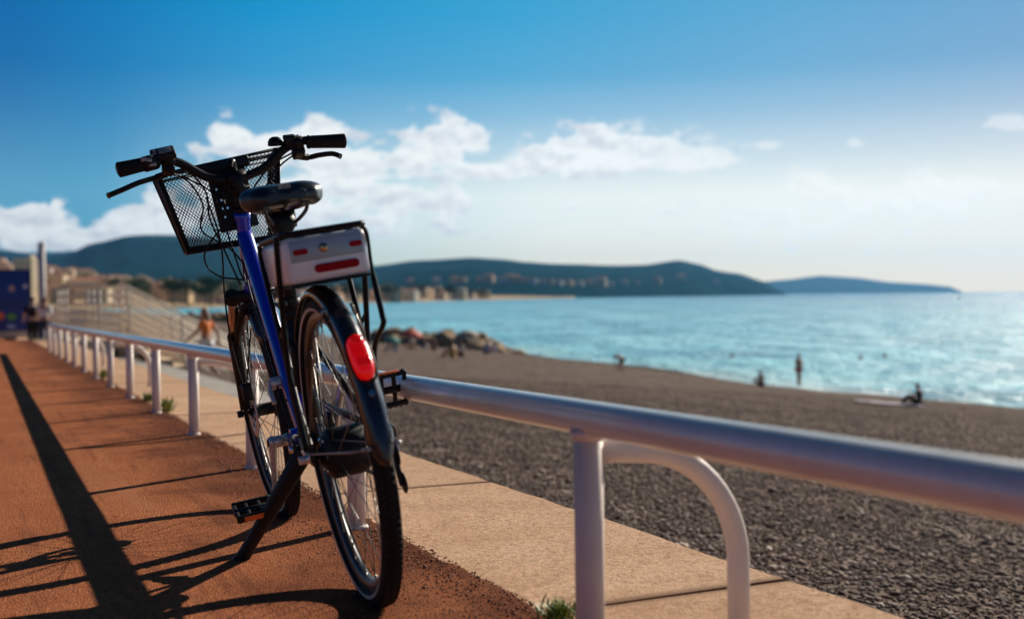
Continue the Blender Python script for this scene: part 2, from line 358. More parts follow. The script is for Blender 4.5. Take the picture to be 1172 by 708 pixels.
m.set('col', m.ramp(g.outputs['Random Per Island'], [(0.0, (0.12, 0.042, 0.026)), (0.6, (0.28, 0.10, 0.05)), (1.0, (0.46, 0.20, 0.10))])); m.set('rough', 0.9)
M_GRIT = m.m
# sea
m = Mat('sea_water'); c = m.coord('World')
sp = m.n('ShaderNodeVectorMath', operation='DOT_PRODUCT'); m.t.links.new(c, sp.inputs[0]); sp.inputs[1].default_value = (vS.x, vS.y, 0)
s_ = sp.outputs['Value']
cs = m.coord('World', (1, 1, 1))
rot = m.n('ShaderNodeMapping'); m.t.links.new(c, rot.inputs[0]); rot.inputs['Rotation'].default_value = (0, 0, R(-25)); rot.inputs['Scale'].default_value = (0.05, 0.16, 1)
sw = m.noise(rot.outputs[0], 1.0, 6, 0.6, 0.3)
depthf = m.math('ADD', s_, m.math('MULTIPLY', m.math('SUBTRACT', m.noise(c, 0.05, 4, 0.6), 0.5), 26))
dn = m.math('DIVIDE', m.math('SUBTRACT', depthf, 40.0), 800.0)
colr = m.ramp(dn, [(0.0, (0.38, 0.68, 0.70)), (0.012, (0.22, 0.70, 0.82)), (0.05, (0.18, 0.64, 0.80)), (0.35, (0.14, 0.50, 0.70)), (1.0, (0.08, 0.30, 0.48))])
colr = m.mix(m.ramp(m.noise(c, 0.055, 7, 0.72), [(0.44, 0.0), (0.60, 0.8)]), colr, (0.015, 0.27, 0.44)); colr = m.mix(m.ramp(m.noise(c, 0.021, 7, 0.7), [(0.50, 0.0), (0.66, 0.55)]), colr, (0.34, 0.74, 0.82))
foam_n = m.noise(c, 0.8, 6, 0.7)
foam = m.math('MULTIPLY', m.ramp(m.math('ADD', m.math('DIVIDE', m.math('SUBTRACT', s_, 41.0), 9.0), m.math('MULTIPLY', m.math('SUBTRACT', foam_n, 0.5), 1.3)), [(0.0, 1.0), (0.28, 0.0)]), 0.4)
colr = m.mix(foam, colr, (0.75, 0.78, 0.78))
m.set('col', colr); m.set('rough', 0.24); m.set('ior', 1.33); m.set('spec', 0.09)
r2 = m.n('ShaderNodeMapping'); m.t.links.new(c, r2.inputs[0]); r2.inputs['Rotation'].default_value = (0, 0, R(-20)); r2.inputs['Scale'].default_value = (0.9, 0.5, 1)
w1 = m.noise(r2.outputs[0], 0.35, 5, 0.62); w2 = m.noise(r2.outputs[0], 2.6, 5, 0.62)
nb = m.bump(m.noise(c, 0.09, 4, 0.6), 0.8, 5.0); nb = m.bump(w1, 0.9, 1.6, nb); m.bump(w2, 0.8, 0.3, nb)
M_SEA = m.m
# hills
def hillmat(name, c1, c2, c3, sc):
    m = Mat(name); c = m.coord('World')
    f = m.noise(c, sc, 8, 0.62); f2 = m.noise(c, sc * 7, 4, 0.65)
    col = m.ramp(f, [(0.3, c1), (0.6, c2)]); col = m.mix(m.ramp(f2, [(0.58, 0.0), (0.7, 0.6)]), col, c3)
    m.set('col', col); m.set('rough', 1.0); m.set('spec', 0.0); return m.m
M_HILL = hillmat('wooded_hill', (0.004, 0.026, 0.040), (0.010, 0.050, 0.062), (0.05, 0.085, 0.09), 0.0022)  # forest colour shifted to blue: part of the distance haze is painted in
M_HILL2 = hillmat('wooded_cape', (0.008, 0.030, 0.034), (0.015, 0.045, 0.045), (0.16, 0.13, 0.10), 0.003)
M_TOWN = hillmat('town_ground', (0.38, 0.28, 0.17), (0.52, 0.39, 0.25), (0.10, 0.11, 0.05), 0.02)
# objects
def white_paint(name, col=(0.84, 0.72, 0.64), rough=0.5):
    m = Mat(name); c = m.coord('World')
    f = m.noise(c, 14, 6, 0.65); f2 = m.noise(c, 90, 4, 0.6)
    cc = m.mix(m.ramp(f, [(0.5, 0.0), (0.8, 0.35)]), col, tuple(x * 0.72 for x in col))
    cc = m.mix(m.ramp(f2, [(0.72, 0.0), (0.78, 0.7)]), cc, (0.30, 0.22, 0.17))
    m.set('col', cc); m.set('rough', m.math('MULTIPLY_ADD', f, 0.3, rough - 0.12)); m.set('spec', 0.3)
    m.bump(f2, 0.12, 0.002); return m.m
M_POST = white_paint('white_post_paint')
m = Mat('worn_rail_paint', metal=0.15, coat=0.7, coatr=0.12); c = m.coord('World'); f = m.noise(c, 10, 6, 0.65); f2 = m.noise(c, 120, 4, 0.6)
m.set('col', m.mix(m.ramp(f2, [(0.66, 0.0), (0.74, 0.5)]), m.ramp(f, [(0.3, (0.68, 0.64, 0.61)), (0.7, (0.84, 0.80, 0.77))]), (0.25, 0.2, 0.17)))
m.set('rough', m.math('MULTIPLY_ADD', f, 0.25, 0.26)); m.bump(f2, 0.1, 0.002); M_RAIL = m.m
M_BLACK = plain('black_paint', (0.008, 0.008, 0.011), 0.4, 0, 0.3, spec=0.2)
M_BLACKM = plain('black_matt_plastic', (0.009, 0.009, 0.011), 0.5, 0, 0.3, spec=0.3)
M_RUBBER = plain('tyre_rubber', (0.010, 0.010, 0.012), 0.75, 0, 0.35, 60, spec=0.25)
M_STRIPE = plain('tyre_reflective_band', (0.55, 0.50, 0.42), 0.45)
m = Mat('blue_frame_paint', col=(0.002, 0.032, 0.56), rough=0.3, coat=1.0, coatr=0.06); M_BLUE = m.m
M_SILVER = plain('brushed_alloy', (0.66, 0.63, 0.60), 0.32, 0.45, 0.15, 80)
M_CHROME = plain('chrome', (0.8, 0.8, 0.8), 0.14, 1.0, 0.05)
M_RIM = plain('dark_alloy_rim', (0.10, 0.10, 0.10), 0.35, 0.8)
M_RIMB = plain('rim_brake_track', (0.26, 0.25, 0.24), 0.38, 0.8)
M_SPOKE = plain('steel_spoke', (0.34, 0.32, 0.30), 0.4, 0.9)
M_BATT = plain('silver_battery_shell', (0.78, 0.80, 0.83), 0.34, 0.08, 0.06, 12, coat=0.25)
M_BATT2 = plain('satin_grey_band', (0.33, 0.38, 0.44), 0.35, 0.3, 0.06, 12)
m = Mat('red_reflector', col=(0.34, 0.001, 0.006), rough=0.45, spec=0.15); c = m.coord('Object'); m.bump(m.voro(c, 260), 0.5, 0.002); M_REFL = m.m
m = Mat('red_tail_lens', col=(0.80, 0.003, 0.003), rough=0.3, coat=0.3, coatr=0.08, emis=(1.0, 0.003, 0.003), emst=0.26); m.b.inputs['Subsurface Weight'].default_value = 0.3; m.b.inputs['Subsurface Radius'].default_value = (0.05, 0.004, 0.002); m.b.inputs['Subsurface Scale'].default_value = 0.3
c = m.coord('Object'); m.bump(m.voro(c, 150), 0.35, 0.002); M_LENS = m.m
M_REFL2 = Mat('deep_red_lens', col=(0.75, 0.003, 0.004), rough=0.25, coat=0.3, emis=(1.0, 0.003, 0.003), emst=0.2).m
m = Mat('orange_reflector', col=(0.85, 0.16, 0.015), rough=0.2, coat=0.8); M_ORANGE = m.m
m = Mat('saddle_vinyl'); c = m.coord('Object'); m.set('col', (0.014, 0.015, 0.018)); m.set('rough', 0.36); m.set('coat', 0.25); m.set('coatr', 0.3); m.bump(m.voro(c, 420), 0.12, 0.001); M_SADDLE = m.m
M_BRASS = plain('brass_lock', (0.6, 0.42, 0.24), 0.3, 1.0)
M_FENDER = plain('dark_mudguard_plastic', (0.014, 0.016, 0.022), 0.28, 0, 0.2, 20, coat=0.5)
M_STANCH = plain('bronze_stanchion', (0.55, 0.42, 0.34), 0.25, 1.0)
M_SCREEN = plain('display_face', (0.35, 0.30, 0.28), 0.2, 0.2)

# ------------------------------------------------------------------ ground, promenade, beach, sea
def grid(name, S, A, fn, mat, kind='structure'):
    vs = []; 
    for a in A:
        for s in S: vs.append(tuple(fn(s, a)))
    ns = len(S); fs = [(i * ns + j, i * ns + j + 1, (i + 1) * ns + j + 1, (i + 1) * ns + j) for i in range(len(A) - 1) for j in range(ns - 1)]
    o = np_mesh(name, np.array(vs), np.array(fs), mat, True)
    if kind: o['kind'] = kind
    return o
# red path: its seaward edge wanders a little over the slabs
A1 = list(np.arange(-4, 8, 0.03)) + list(np.arange(8, 30, 0.12)) + list(np.arange(30, 60, 1.0)) + list(np.arange(60, 340, 20))
def edge_s(a): return 1.052 + 0.016 * noise.noise(V((a * 5, 0, 1))) + 0.010 * noise.noise(V((a * 23, 0, 4))) + 0.02 * noise.noise(V((a * 1.1, 3, 1)))
SP = [0, .3, .6, .8, .9, .95, .975, .99, 1.0]
def pathfn(u, a):
    s = -12 + (edge_s(a) + 12) * (1 - (1 - u) ** 1.0) if u < 1 else edge_s(a)
    h = 0.006 if u < 1 else 0.001
    return pr(s, a, h + 0.0015 * noise.noise(V((s * 2, a * 2, 0))))
grid('promenade_path', SP, A1, pathfn, M_RED)
A2 = list(np.arange(-6, 60, 1.5)) + list(np.arange(60, 360, 20))
grid('ground', [-140, -80, -40, -12.0, 0, 1.045, 1.6], A2, lambda s, a: pr(s, a, -0.02 if s > -30 else -0.25), M_GREY)
# beige kerb slabs: one row, open joints
mb = MB(); j0 = 0.41 - 1.69 * 3; k = 0
while j0 + 1.69 * k < 120:
    a0 = j0 + 1.69 * k + 0.005; a1 = a0 + 1.69 - 0.010; k += 1
    n_a = 12 if a0 < 10 else 2
    dz = random.uniform(-0.0015, 0.0015)
    prof = [(0.99, -0.06), (0.99, -0.0005), (1.30, 0.0), (1.690, 0.0), (1.704, -0.006), (1.71, -0.02), (1.71, -0.30)]
    for i in range(n_a):
        b0 = a0 + (a1 - a0) * i / n_a; b1 = a0 + (a1 - a0) * (i + 1) / n_a
        def W_(s, a, h): 
            chip = 0.006 * max(0, noise.noise(V((a * 9, s, 7)))) if h > -0.03 and s > 1.65 else 0
            return pr(s - chip, a, h + dz - chip)
        P0 = [W_(s, b0, h) for s, h in prof]; P1 = [W_(s, b1, h) for s, h in prof]; n_ = len(prof)
        mb.add(P0 + P1, [(q, q + 1, n_ + q + 1, n_ + q) for q in range(n_ - 1)])
    for b in (a0, a1): mb.add([pr(s, b, h + dz) for s, h in prof], [tuple(range(len(prof)))])
o = mb.build('kerb', M_BEIGE); o['kind'] = 'structure'
mb = MB()
for i in range(len(A2) - 1):
    q = []
    for a in (A2[i], A2[i + 1]):
        q += [pr(1.0, a, -0.012), pr(1.69, a, -0.012), pr(1.69, a, -0.9)]
    mb.add(q, [(0, 1, 4, 3), (1, 2, 5, 4)])
o = mb.build('retaining_wall', [M_JOINT]); tag(o, 'dark retaining wall under the beige kerb slabs above the shingle beach', 'wall')
# beach
def shore_s(a): return 42.3 + 1.4 * math.sin(a * 0.075 + 1.2) + 0.8 * math.sin(a * 0.21) + (5 * smooth((a - 150) / 100))
def beach(s, a, rough=True):
    s = float(s); a = float(a)
    zt = pr(1.8, min(a, 36), 0).z - 0.52 if a < 36 else pr(1.8, 36, 0).z - .52
    sh = shore_s(a); t = (s - 1.8) / (sh - 1.8)
    z = zt + (SEA + 0.0 - zt) * t
    z += 0.18 * math.sin(t * math.pi) * 1.0
    if t > 1: z = SEA - (s - sh) * 0.14
    if rough: z += 0.035 * noise.noise(V((s * 0.5, a * 0.35, 0))) * min(1, t * 8) + 0.010 * noise.noise(V((s * 2.5, a * 2.5, 3)))
    p = O + s * vS + a * V((vA.x, vA.y, 0)).normalized(); return V((p.x, p.y, z))
S2 = list(np.arange(1.69, 8, 0.12)) + list(np.arange(8, 60, 0.6))
A3 = list(np.arange(-6, 25, 0.16)) + list(np.arange(25, 120, 1.0)) + list(np.arange(120, 560, 8))
grid('beach', S2, A3, beach, M_SHINGLE)
# loose pebbles on the part of the beach nearest the wall
ico = bmesh.new(); bmesh.ops.create_icosphere(ico, subdivisions=1, radius=1); iv = np.array([v.co[:] for v in ico.verts]); ifc = np.array([[v.index for v in f.verts] for f in ico.faces]); ico.free()
ico2 = bmesh.new(); bmesh.ops.create_icosphere(ico2, subdivisions=1, radius=1); ico2.free()
def scatter(name, pts, sizes, mat, flat=0.55, label=None):
    n = len(pts); th = rng.uniform(0, 2 * math.pi, n); ax = rng.uniform(0.75, 1.35, (n, 3)); ax[:, 2] *= flat
    vv = iv[None] * (1 + rng.uniform(-0.10, 0.10, (n, len(iv), 1))) * ax[:, None, :]
    tilt = rng.uniform(-0.45, 0.45, (n, 1)); z = vv[:, :, 2] + vv[:, :, 0] * tilt
    x = vv[:, :, 0] * np.cos(th)[:, None] - vv[:, :, 1] * np.sin(th)[:, None]; y = vv[:, :, 0] * np.sin(th)[:, None] + vv[:, :, 1] * np.cos(th)[:, None]
    vv = np.stack([x, y, z], 2) * sizes[:, None, None] + pts[:, None, :]
    ff = (ifc[None] + (np.arange(n) * len(iv))[:, None, None]).reshape(-1, 3)
    o = np_mesh(name, vv.reshape(-1, 3), ff, mat, True); o['kind'] = 'stuff'
    if label: o['label'] = label
    return o
pts = []
N = 130000
ss = 1.85 + 34 * rng.random(N * 5) ** 1.9; aa = rng.uniform(-4.0, 34, N * 5); cnt = 0
for s, a in zip(ss, aa):
    s = float(s); a = float(a)
    d = math.hypot(s, a)
    if random.random() > min(1, (7.0 / max(d, 1)) ** 1.1): continue
    X = s * vS.x + a * vA.x; Y = s * vS.y + a * vA.y
    if Y < 1.5 or X / Y > 0.56 or X / Y < -0.25: continue
    p = beach(s, a); pts.append((p.x, p.y, p.z + 0.004)); cnt += 1
    if cnt >= N: break
pts = np.array(pts)
scatter('pebbles', pts, np.where(rng.random(len(pts)) < .06, rng.gamma(5, 0.0030, len(pts)), rng.gamma(4, 0.0016, len(pts))) + 0.0040, M_PEBBLE, 0.55, 'grey and tan rounded pebbles lying on the beach')
# coarse red grit gathered along the foot of the railing
pts = []
for i in range(20000):
    a = random.uniform(1.4, 9) if random.random() < .8 else random.uniform(9, 16)
    s = 1.05 - abs(random.gauss(0, 0.16)) + 0.02
    if noise.noise(V((a * 1.3, s * 3, 2))) < -0.15 and random.random() < .8: continue
    p = pr(s, a, 0.006 if s < 1.04 else 0.001); pts.append(tuple(p))
pts = np.array(pts); scatter('grit', pts, rng.gamma(3, 0.00045, len(pts)) + 0.0006, M_GRIT, 0.8, 'dark red grit gathered along the foot of the railing')
# sea sheet
def ring_sheet():
    rs = [20, 40, 80, 140, 250, 500, 1000, 2000, 4000, 8000, 12000]; vs = []; n = 90
    for r in rs:
        for j in range(n + 1):
            a = R(-75) + (R(150)) * j / n; vs.append((r * math.sin(a), r * math.cos(a), SEA))
    fs = [(i * (n + 1) + j, i * (n + 1) + j + 1, (i + 1) * (n + 1) + j + 1, (i + 1) * (n + 1) + j) for i in range(len(rs) - 1) for j in range(n)]
    return np_mesh('sea', np.array(vs), np.array(fs), M_SEA, True)
o = ring_sheet(); o['kind'] = 'structure'

# ------------------------------------------------------------------ hills and far coast
def interp(x, pts):
    x = float(x)
    if x <= pts[0][0]: return pts[0][1]
    for (x0, y0), (x1, y1) in zip(pts, pts[1:]):
        if x <= x1: t = (x - x0) / (x1 - x0); t2 = t * t * (3 - 2 * t); return y0 + (y1 - y0) * (0.5 * t + 0.5 * t2)
    return pts[-1][1]
def terrain(name, x0, x1, step, prof, r0, r1, r2, mat, nz, zb=SEA - 0.5, rj=34, seed=0, power=0.8):
    xs = np.arange(x0, x1 + step, step); vs = []
    for x in xs:
        d = ray(x, 338); h = math.hypot(d.x, d.y); dx, dy = d.x / h, d.y / h
        a0, a1, a2 = interp(x, r0), interp(x, r1), interp(x, r2)
        py = interp(x, prof); rr = ray(x, py); zr = CAMH + a1 * rr.z / math.hypot(rr.x, rr.y)
        for j in range(rj + 1):
            t = j / rj
            if t < 0.7: u = t / 0.7; r = a0 + (a1 - a0) * u; sh = u ** power
            else: u = (t - 0.7) / 0.3; r = a1 + (a2 - a1) * u; sh = 1 - 0.6 * u
            X, Y = dx * r, dy * r
            nn = noise.fractal(V((X / nz, Y / nz, seed)), 0.9, 2.1, 6)
            z = zb + (zr - zb) * max(0.0, sh * (1 + 0.16 * nn * (1 - sh ** 6)) + 0.02 * nn * sh)
            vs.append((X, Y, z))
    n = rj + 1; fs = [(i * n + j, i * n + j + 1, (i + 1) * n + j + 1, (i + 1) * n + j) for i in range(len(xs) - 1) for j in range(rj)]
    o = np_mesh(name, np.array(vs), np.array(fs), mat, True); o['kind'] = 'structure'
    return o
coast = [(-700, 560), (240, 560), (300, 640), (436, 850), (540, 1150), (640, 1550), (800, 2350), (885, 3400)]
# left mountain, its paler neighbour behind, the wooded cape, the far headland
terrain('hill', -330, 900, 7, [(-330, 300), (-60, 291), (0, 291), (40, 295), (75, 292), (110, 279), (150, 270), (195, 267), (235, 270), (290, 281), (340, 293), (390, 303), (430, 304), (478, 299), (543, 295), (576, 297), (602, 300), (647, 302), (705, 304), (738, 303), (777, 296.5), (800, 301), (822, 309), (845, 312), (870, 320), (893, 332), (900, 338)],
        [(-330, 2600), (240, 2400), (436, 2000), (540, 1700), (640, 1700), (800, 2350), (900, 3400)], [(-330, 5200), (200, 5600), (436, 4300), (900, 4200)], [(-330, 7500), (900, 6000)], M_HILL, 620, seed=2)
terrain('hill', -380, 330, 9, [(-380, 285), (-40, 287), (0, 285), (40, 289), (90, 286), (150, 292), (330, 325)], [(-380, 6500), (330, 6500)], [(-380, 8200), (330, 8200)], [(-380, 10000), (330, 10000)], M_HILL, 900, seed=9)
terrain('headland', 850, 1104, 4, [(850, 325), (895, 320), (940, 315), (978, 317.5), (1022, 323), (1060, 325), (1086, 327.5), (1098, 332), (1104, 336)], [(850, 8000), (1104, 9500)], [(850, 9300), (1104, 10200)], [(850, 10500), (1104, 11000)], M_HILL2, 500, seed=5)
town_prof = [(-420, 300), (0, 305), (50, 309), (80, 313), (110, 321), (180, 329), (250, 335), (400, 336.5), (545, 336.7), (600, 337.2), (660, 338.5)]
town_r0 = coast; town_r1 = [(-420, 1500), (240, 1700), (436, 1900), (540, 1900), (660, 2100)]
def town_z(x, r):
    a0 = interp(x, town_r0); a1 = interp(x, town_r1); rr = ray(x, interp(x, town_prof)); zr = CAMH + a1 * rr.z / math.hypot(rr.x, rr.y)
    return (SEA + 1.5) + (max(zr, SEA + 3) - SEA - 1.5) * max(0, min(1, (r - a0) / (a1 - a0)))
xs = np.arange(-430, 665, 8); vs = []; rj = 20
for x in xs:
    d = ray(x, 338); h = math.hypot(d.x, d.y)
    a0 = interp(x, town_r0); a1 = interp(x, town_r1)
    for j in range(rj + 1):
        t = j / rj; r = a0 - 12 + (a1 + 700 - a0) * t
        z = SEA - 0.6 if j == 0 else town_z(x, r) + 1.5 * noise.noise(V((d.x / h * r / 90, d.y / h * r / 90, 0)))
        vs.append((d.x / h * r, d.y / h * r, z))
fs = [(i * (rj + 1) + j, i * (rj + 1) + j + 1, (i + 1) * (rj + 1) + j + 1, (i + 1) * (rj + 1) + j) for i in range(len(xs) - 1) for j in range(rj)]
o = np_mesh('coast_ground', np.array(vs), np.array(fs), M_TOWN, True); o['kind'] = 'structure'

# buildings
WALLS = [plain('cream_render', (0.82, 0.66, 0.44), 0.9, scale=.2), plain('ochre_render', (0.80, 0.55, 0.32), 0.9, scale=.2), plain('pink_render', (0.78, 0.52, 0.40), 0.9, scale=.2), plain('white_render', (0.86, 0.80, 0.70), 0.9, scale=.2), plain('sand_render', (0.74, 0.60, 0.42), 0.9, scale=.2)]
M_ROOF = plain('clay_roof_tiles', (0.36, 0.14, 0.07), 0.9, scale=1); M_WIN = plain('dark_window_glass', (0.04, 0.05, 0.06), 0.2); M_SLAB = plain('pale_cornice', (0.62, 0.56, 0.48), 0.9)
def building_mesh(wd, dp, ht, flat, wall):
    mb = MB(); mb.box((0, 0, ht / 2 - 3), (wd, dp, ht + 6), 0)
    nf = max(2, int(ht / 3.1)); nw = int(wd / 3.4)
    for fl in range(nf):
        z = 1.6 + fl * (ht - 1) / nf
        for i in range(nw):
            x = (i + 0.5 - nw / 2) * wd / nw
            mb.box((x, -dp / 2 - 0.02, z), (1.25, 0.12, 1.7), 2)
        if flat and fl: mb.box((0, -dp / 2 - 0.5, z - 1.05), (wd * 0.86, 1.0, 0.16), 3)
        for i in range(int(dp / 3.6)):
            y = (i + 0.5 - int(dp / 3.6) / 2) * 3.6
            for sx in (-1, 1): mb.box((sx * (wd / 2 + 0.02), y, z), (0.12, 1.2, 1.7), 2)
    mb.box((0, 0, ht + 0.15), (wd + 0.9, dp + 0.9, 0.35), 3)
    if flat:
        mb.box((wd * .2, 0, ht + 1.5), (wd * .25, dp * .4, 2.4), 0)
    else:
        h = 2.6; x, y = wd / 2 + .6, dp / 2 + .6; z = ht + 0.34
        mb.add([(-x, -y, z), (x, -y, z), (x, y, z), (-x, y, z), (-x + y, 0, z + h), (x - y, 0, z + h)], [(0, 1, 5, 4), (1, 2, 5), (2, 3, 4, 5), (3, 0, 4), (0, 3, 2, 1)], 1)
        mb.box((x * .3, 1.5, z + 2.2), (0.9, 1.1, 2.4), 0)
    return mb, [WALLS[wall], M_ROOF, M_WIN, M_SLAB]
PRO = []
for i, (wd, dp, ht, fl) in enumerate([(22, 13, 16, True), (16, 12, 10, False), (30, 14, 20, True), (14, 11, 8, False), (20, 12, 13, False), (26, 13, 24, True), (18, 12, 12, True), (12, 10, 7, False)]):
    mb, mats = building_mesh(wd, dp, ht, fl, i % 5); o = mb.build('building', mats); PRO.append(o)
used = set(); nb_ = 0
def put_building(x, r, k, label, group, sc=1.0, cat='building', rz=None):
    d = ray(x, 338); h = math.hypot(d.x, d.y); src = PRO[k]
    if k in used: o = src.copy(); C.objects.link(o)
    else: o = src; used.add(k)
    o.location = (d.x / h * r, d.y / h * r, town_z(x, r)); o.scale = (sc, sc, sc)
    o.rotation_euler = (0, 0, (-math.atan2(d.x, d.y) + random.uniform(-0.5, 0.5)) if rz is None else rz)
    return tag(o, label, cat, group)
placed = []
def free(x, r, g=0.8):
    for (a, b) in placed:
        if abs(a - x) * r / F_PX < 20 * g and abs(b - r) < 18 * g: return False
    placed.append((x, r)); return True
for i in range(2600):
    x = random.uniform(-45, 262); t = random.random() ** 0.8; a0 = interp(x, town_r0); r = a0 + 25 + t * (interp(x, town_r1) - a0 + 120)
    if not free(x, r, .72): continue
    if nb_ > 270: break
    put_building(x, r, random.choice([1, 3, 4, 6, 7, 1, 3, 0]), 'small blurred cream or ochre building on the town hillside left of the bicycle', 'buildings on the town hillside', sc=random.uniform(.55, .8)); nb_ += 1
for i in range(170):
    x = random.uniform(256, 556); a0 = interp(x, coast); r = a0 + 25 + 420 * random.random()
    if not free(x, r, 1.0): continue
    put_building(x, r, random.choice([0, 1, 3, 4, 6, 7]) , 'small blurred pale building on the waterfront across the bay', 'buildings on the far waterfront', sc=random.uniform(.45, .75))
for k in range(8):
    if k not in used: put_building(280 + k * 9, 900, k, 'small blurred pale building on the waterfront across the bay', 'buildings on the far waterfront', sc=.4)
# tall block just above the blue trailer
mb, mats = building_mesh(24, 15, 27, True, 0); o = mb.build('building', mats)
d = ray(32, 338); h = math.hypot(d.x, d.y); o.location = (d.x / h * 620, d.y / h * 620, SEA + 5); o.rotation_euler = (0, 0, -math.atan2(d.x, d.y) - 0.7); o.scale = (.46, .5, .74)
tag(o, 'tall cream block rising just behind the blue trailer beside the pillar', 'building')
# villas on the wooded cape
for (x, y) in [(530, 330), (548, 333), (584, 331), (602, 331), (630, 329), (652, 332), (676, 331), (716, 333), (820, 333), (780, 332), (560, 332), (575, 329), (592, 333), (610, 328), (622, 333), (640, 331), (664, 334), (700, 330), (730, 333), (520, 331), (500, 334), (470, 330), (688, 333), (752, 331)]:
    o = PRO[random.choice([1, 3, 4])].copy(); C.objects.link(o); r = interp(x, coast) + 500
    d = ray(x, y); h = math.hypot(d.x, d.y)
    rb = interp(x, [(-330, 2600), (240, 2400), (436, 2000), (540, 1700), (640, 1700), (800, 2350), (900, 3400)]); r = rb + 330
    o.location = (d.x / h * r, d.y / h * r, 0); q_ = random.uniform(.7, 1.15); o.scale = (q_, q_, q_ * 1.1); o.rotation_euler = (0, 0, -math.atan2(d.x, d.y) + random.uniform(-.4, .4))
    o['_villa'] = 1
    tag(o, 'tiny pale villa among the trees on the wooded cape', 'building', 'villas on the cape')
dg = bpy.context.evaluated_depsgraph_get()
hillobj = [ob for ob in C.objects if ob.name.startswith('hill')][0]
for ob in C.objects:
    if ob.get('_villa'):
        ok, loc, nrm, idx = hillobj.ray_cast(V((ob.location.x, ob.location.y, 2000)), V((0, 0, -1)))
        ob.location.z = loc.z - 0.5 if ok else 5
        del ob['_villa']

# trees of the town: tapered trunk with limbs, crown of many leaf clumps
M_BARK = plain('bark', (0.10, 0.07, 0.05), 0.95, scale=5)
m = Mat('foliage_dark', rough=0.8); c = m.coord('Object'); g = m.n('ShaderNodeNewGeometry'); m.set('col', m.ramp(g.outputs['Random Per Island'], [(0.0, (0.025, 0.045, 0.015)), (0.6, (0.05, 0.085, 0.025)), (1.0, (0.10, 0.13, 0.04))])); m.set('spec', 0.2); M_LEAF = m.m
def tree_parts(seed, h=11, rx=4.5, rz=3.6, n=900):
    rs = random.Random(seed); tr = MB(); tr.tube([(0, 0, -1), (0.1, 0, h * .3), (0, .15, h * .62)], [.36, .26, .14], 8)
    for q in range(6):
        a = q * 1.05 + rs.random(); tr.tube([(0, 0, h * .35 + q * .3), (math.cos(a) * rx * .35, math.sin(a) * rx * .35, h * .55 + q * .2), (math.cos(a) * rx * .7, math.sin(a) * rx * .7, h * .7 + rs.random())], [.15, .09, .04], 6)
    cr = MB(); cl = [(rs.uniform(-rx, rx) * .75, rs.uniform(-rx, rx) * .75, h * .68 + rs.uniform(-rz, rz) * .7, rs.uniform(1.1, 2.1)) for _ in range(17)]
    for _ in range(n):
        cx_, cy_, cz_, cr_ = rs.choice(cl)
        d = V((rs.gauss(0, 1), rs.gauss(0, 1), rs.gauss(0, 1))).normalized() * cr_ * rs.random() ** .4; p = V((cx_, cy_, cz_)) + d
        u = V((rs.gauss(0, 1), rs.gauss(0, 1), rs.gauss(0, 1))).normalized(); w_ = u.orthogonal().normalized(); s = rs.uniform(.22, .5)
        cr.add([p - u * s, p + w_ * s * .6, p + u * s, p - w_ * s * .6], [(0, 1, 2, 3)])
    return tr, cr
TP = []
for sd_ in (1, 2, 3):
    tr, cr = tree_parts(sd_); r_ = empty('broadleaf_tree'); a_ = tr.build('trunk', M_BARK, r_); b_ = cr.build('crown', M_LEAF, r_); TP.append((r_, a_, b_))
ntree = 0
def put_tree(x, r, sc, label, group):
    global ntree
    src = TP[ntree % 3]
    if ntree < 3: rt = src[0]
    else:
        rt = src[0].copy(); C.objects.link(rt)
        for ch in src[1:]: c_ = ch.copy(); C.objects.link(c_); c_.parent = rt
    ntree += 1
    d = ray(x, 338); h = math.hypot(d.x, d.y); rt.location = (d.x / h * r, d.y / h * r, town_z(x, r)); rt.scale = (sc, sc, sc); rt.rotation_euler = (0, 0, random.uniform(0, 6))
    tag(rt, label, 'tree', group)
for i in range(34):
    x = random.choice([random.uniform(-40, 250), random.uniform(120, 250), random.gauss(232, 8)]); put_tree(x, interp(x, town_r0) + 12 + 500 * random.random() ** 2, random.uniform(.8, 1.3), 'small dark green tree among the town buildings left of the bicycle', 'trees among the town buildings')
for i in range(36):
    x = random.uniform(256, 560); put_tree(x, interp(x, coast) + 14 + 60 * random.random(), random.uniform(.8, 1.3), 'small dark green tree along the waterfront across the bay', 'trees on the far waterfront')

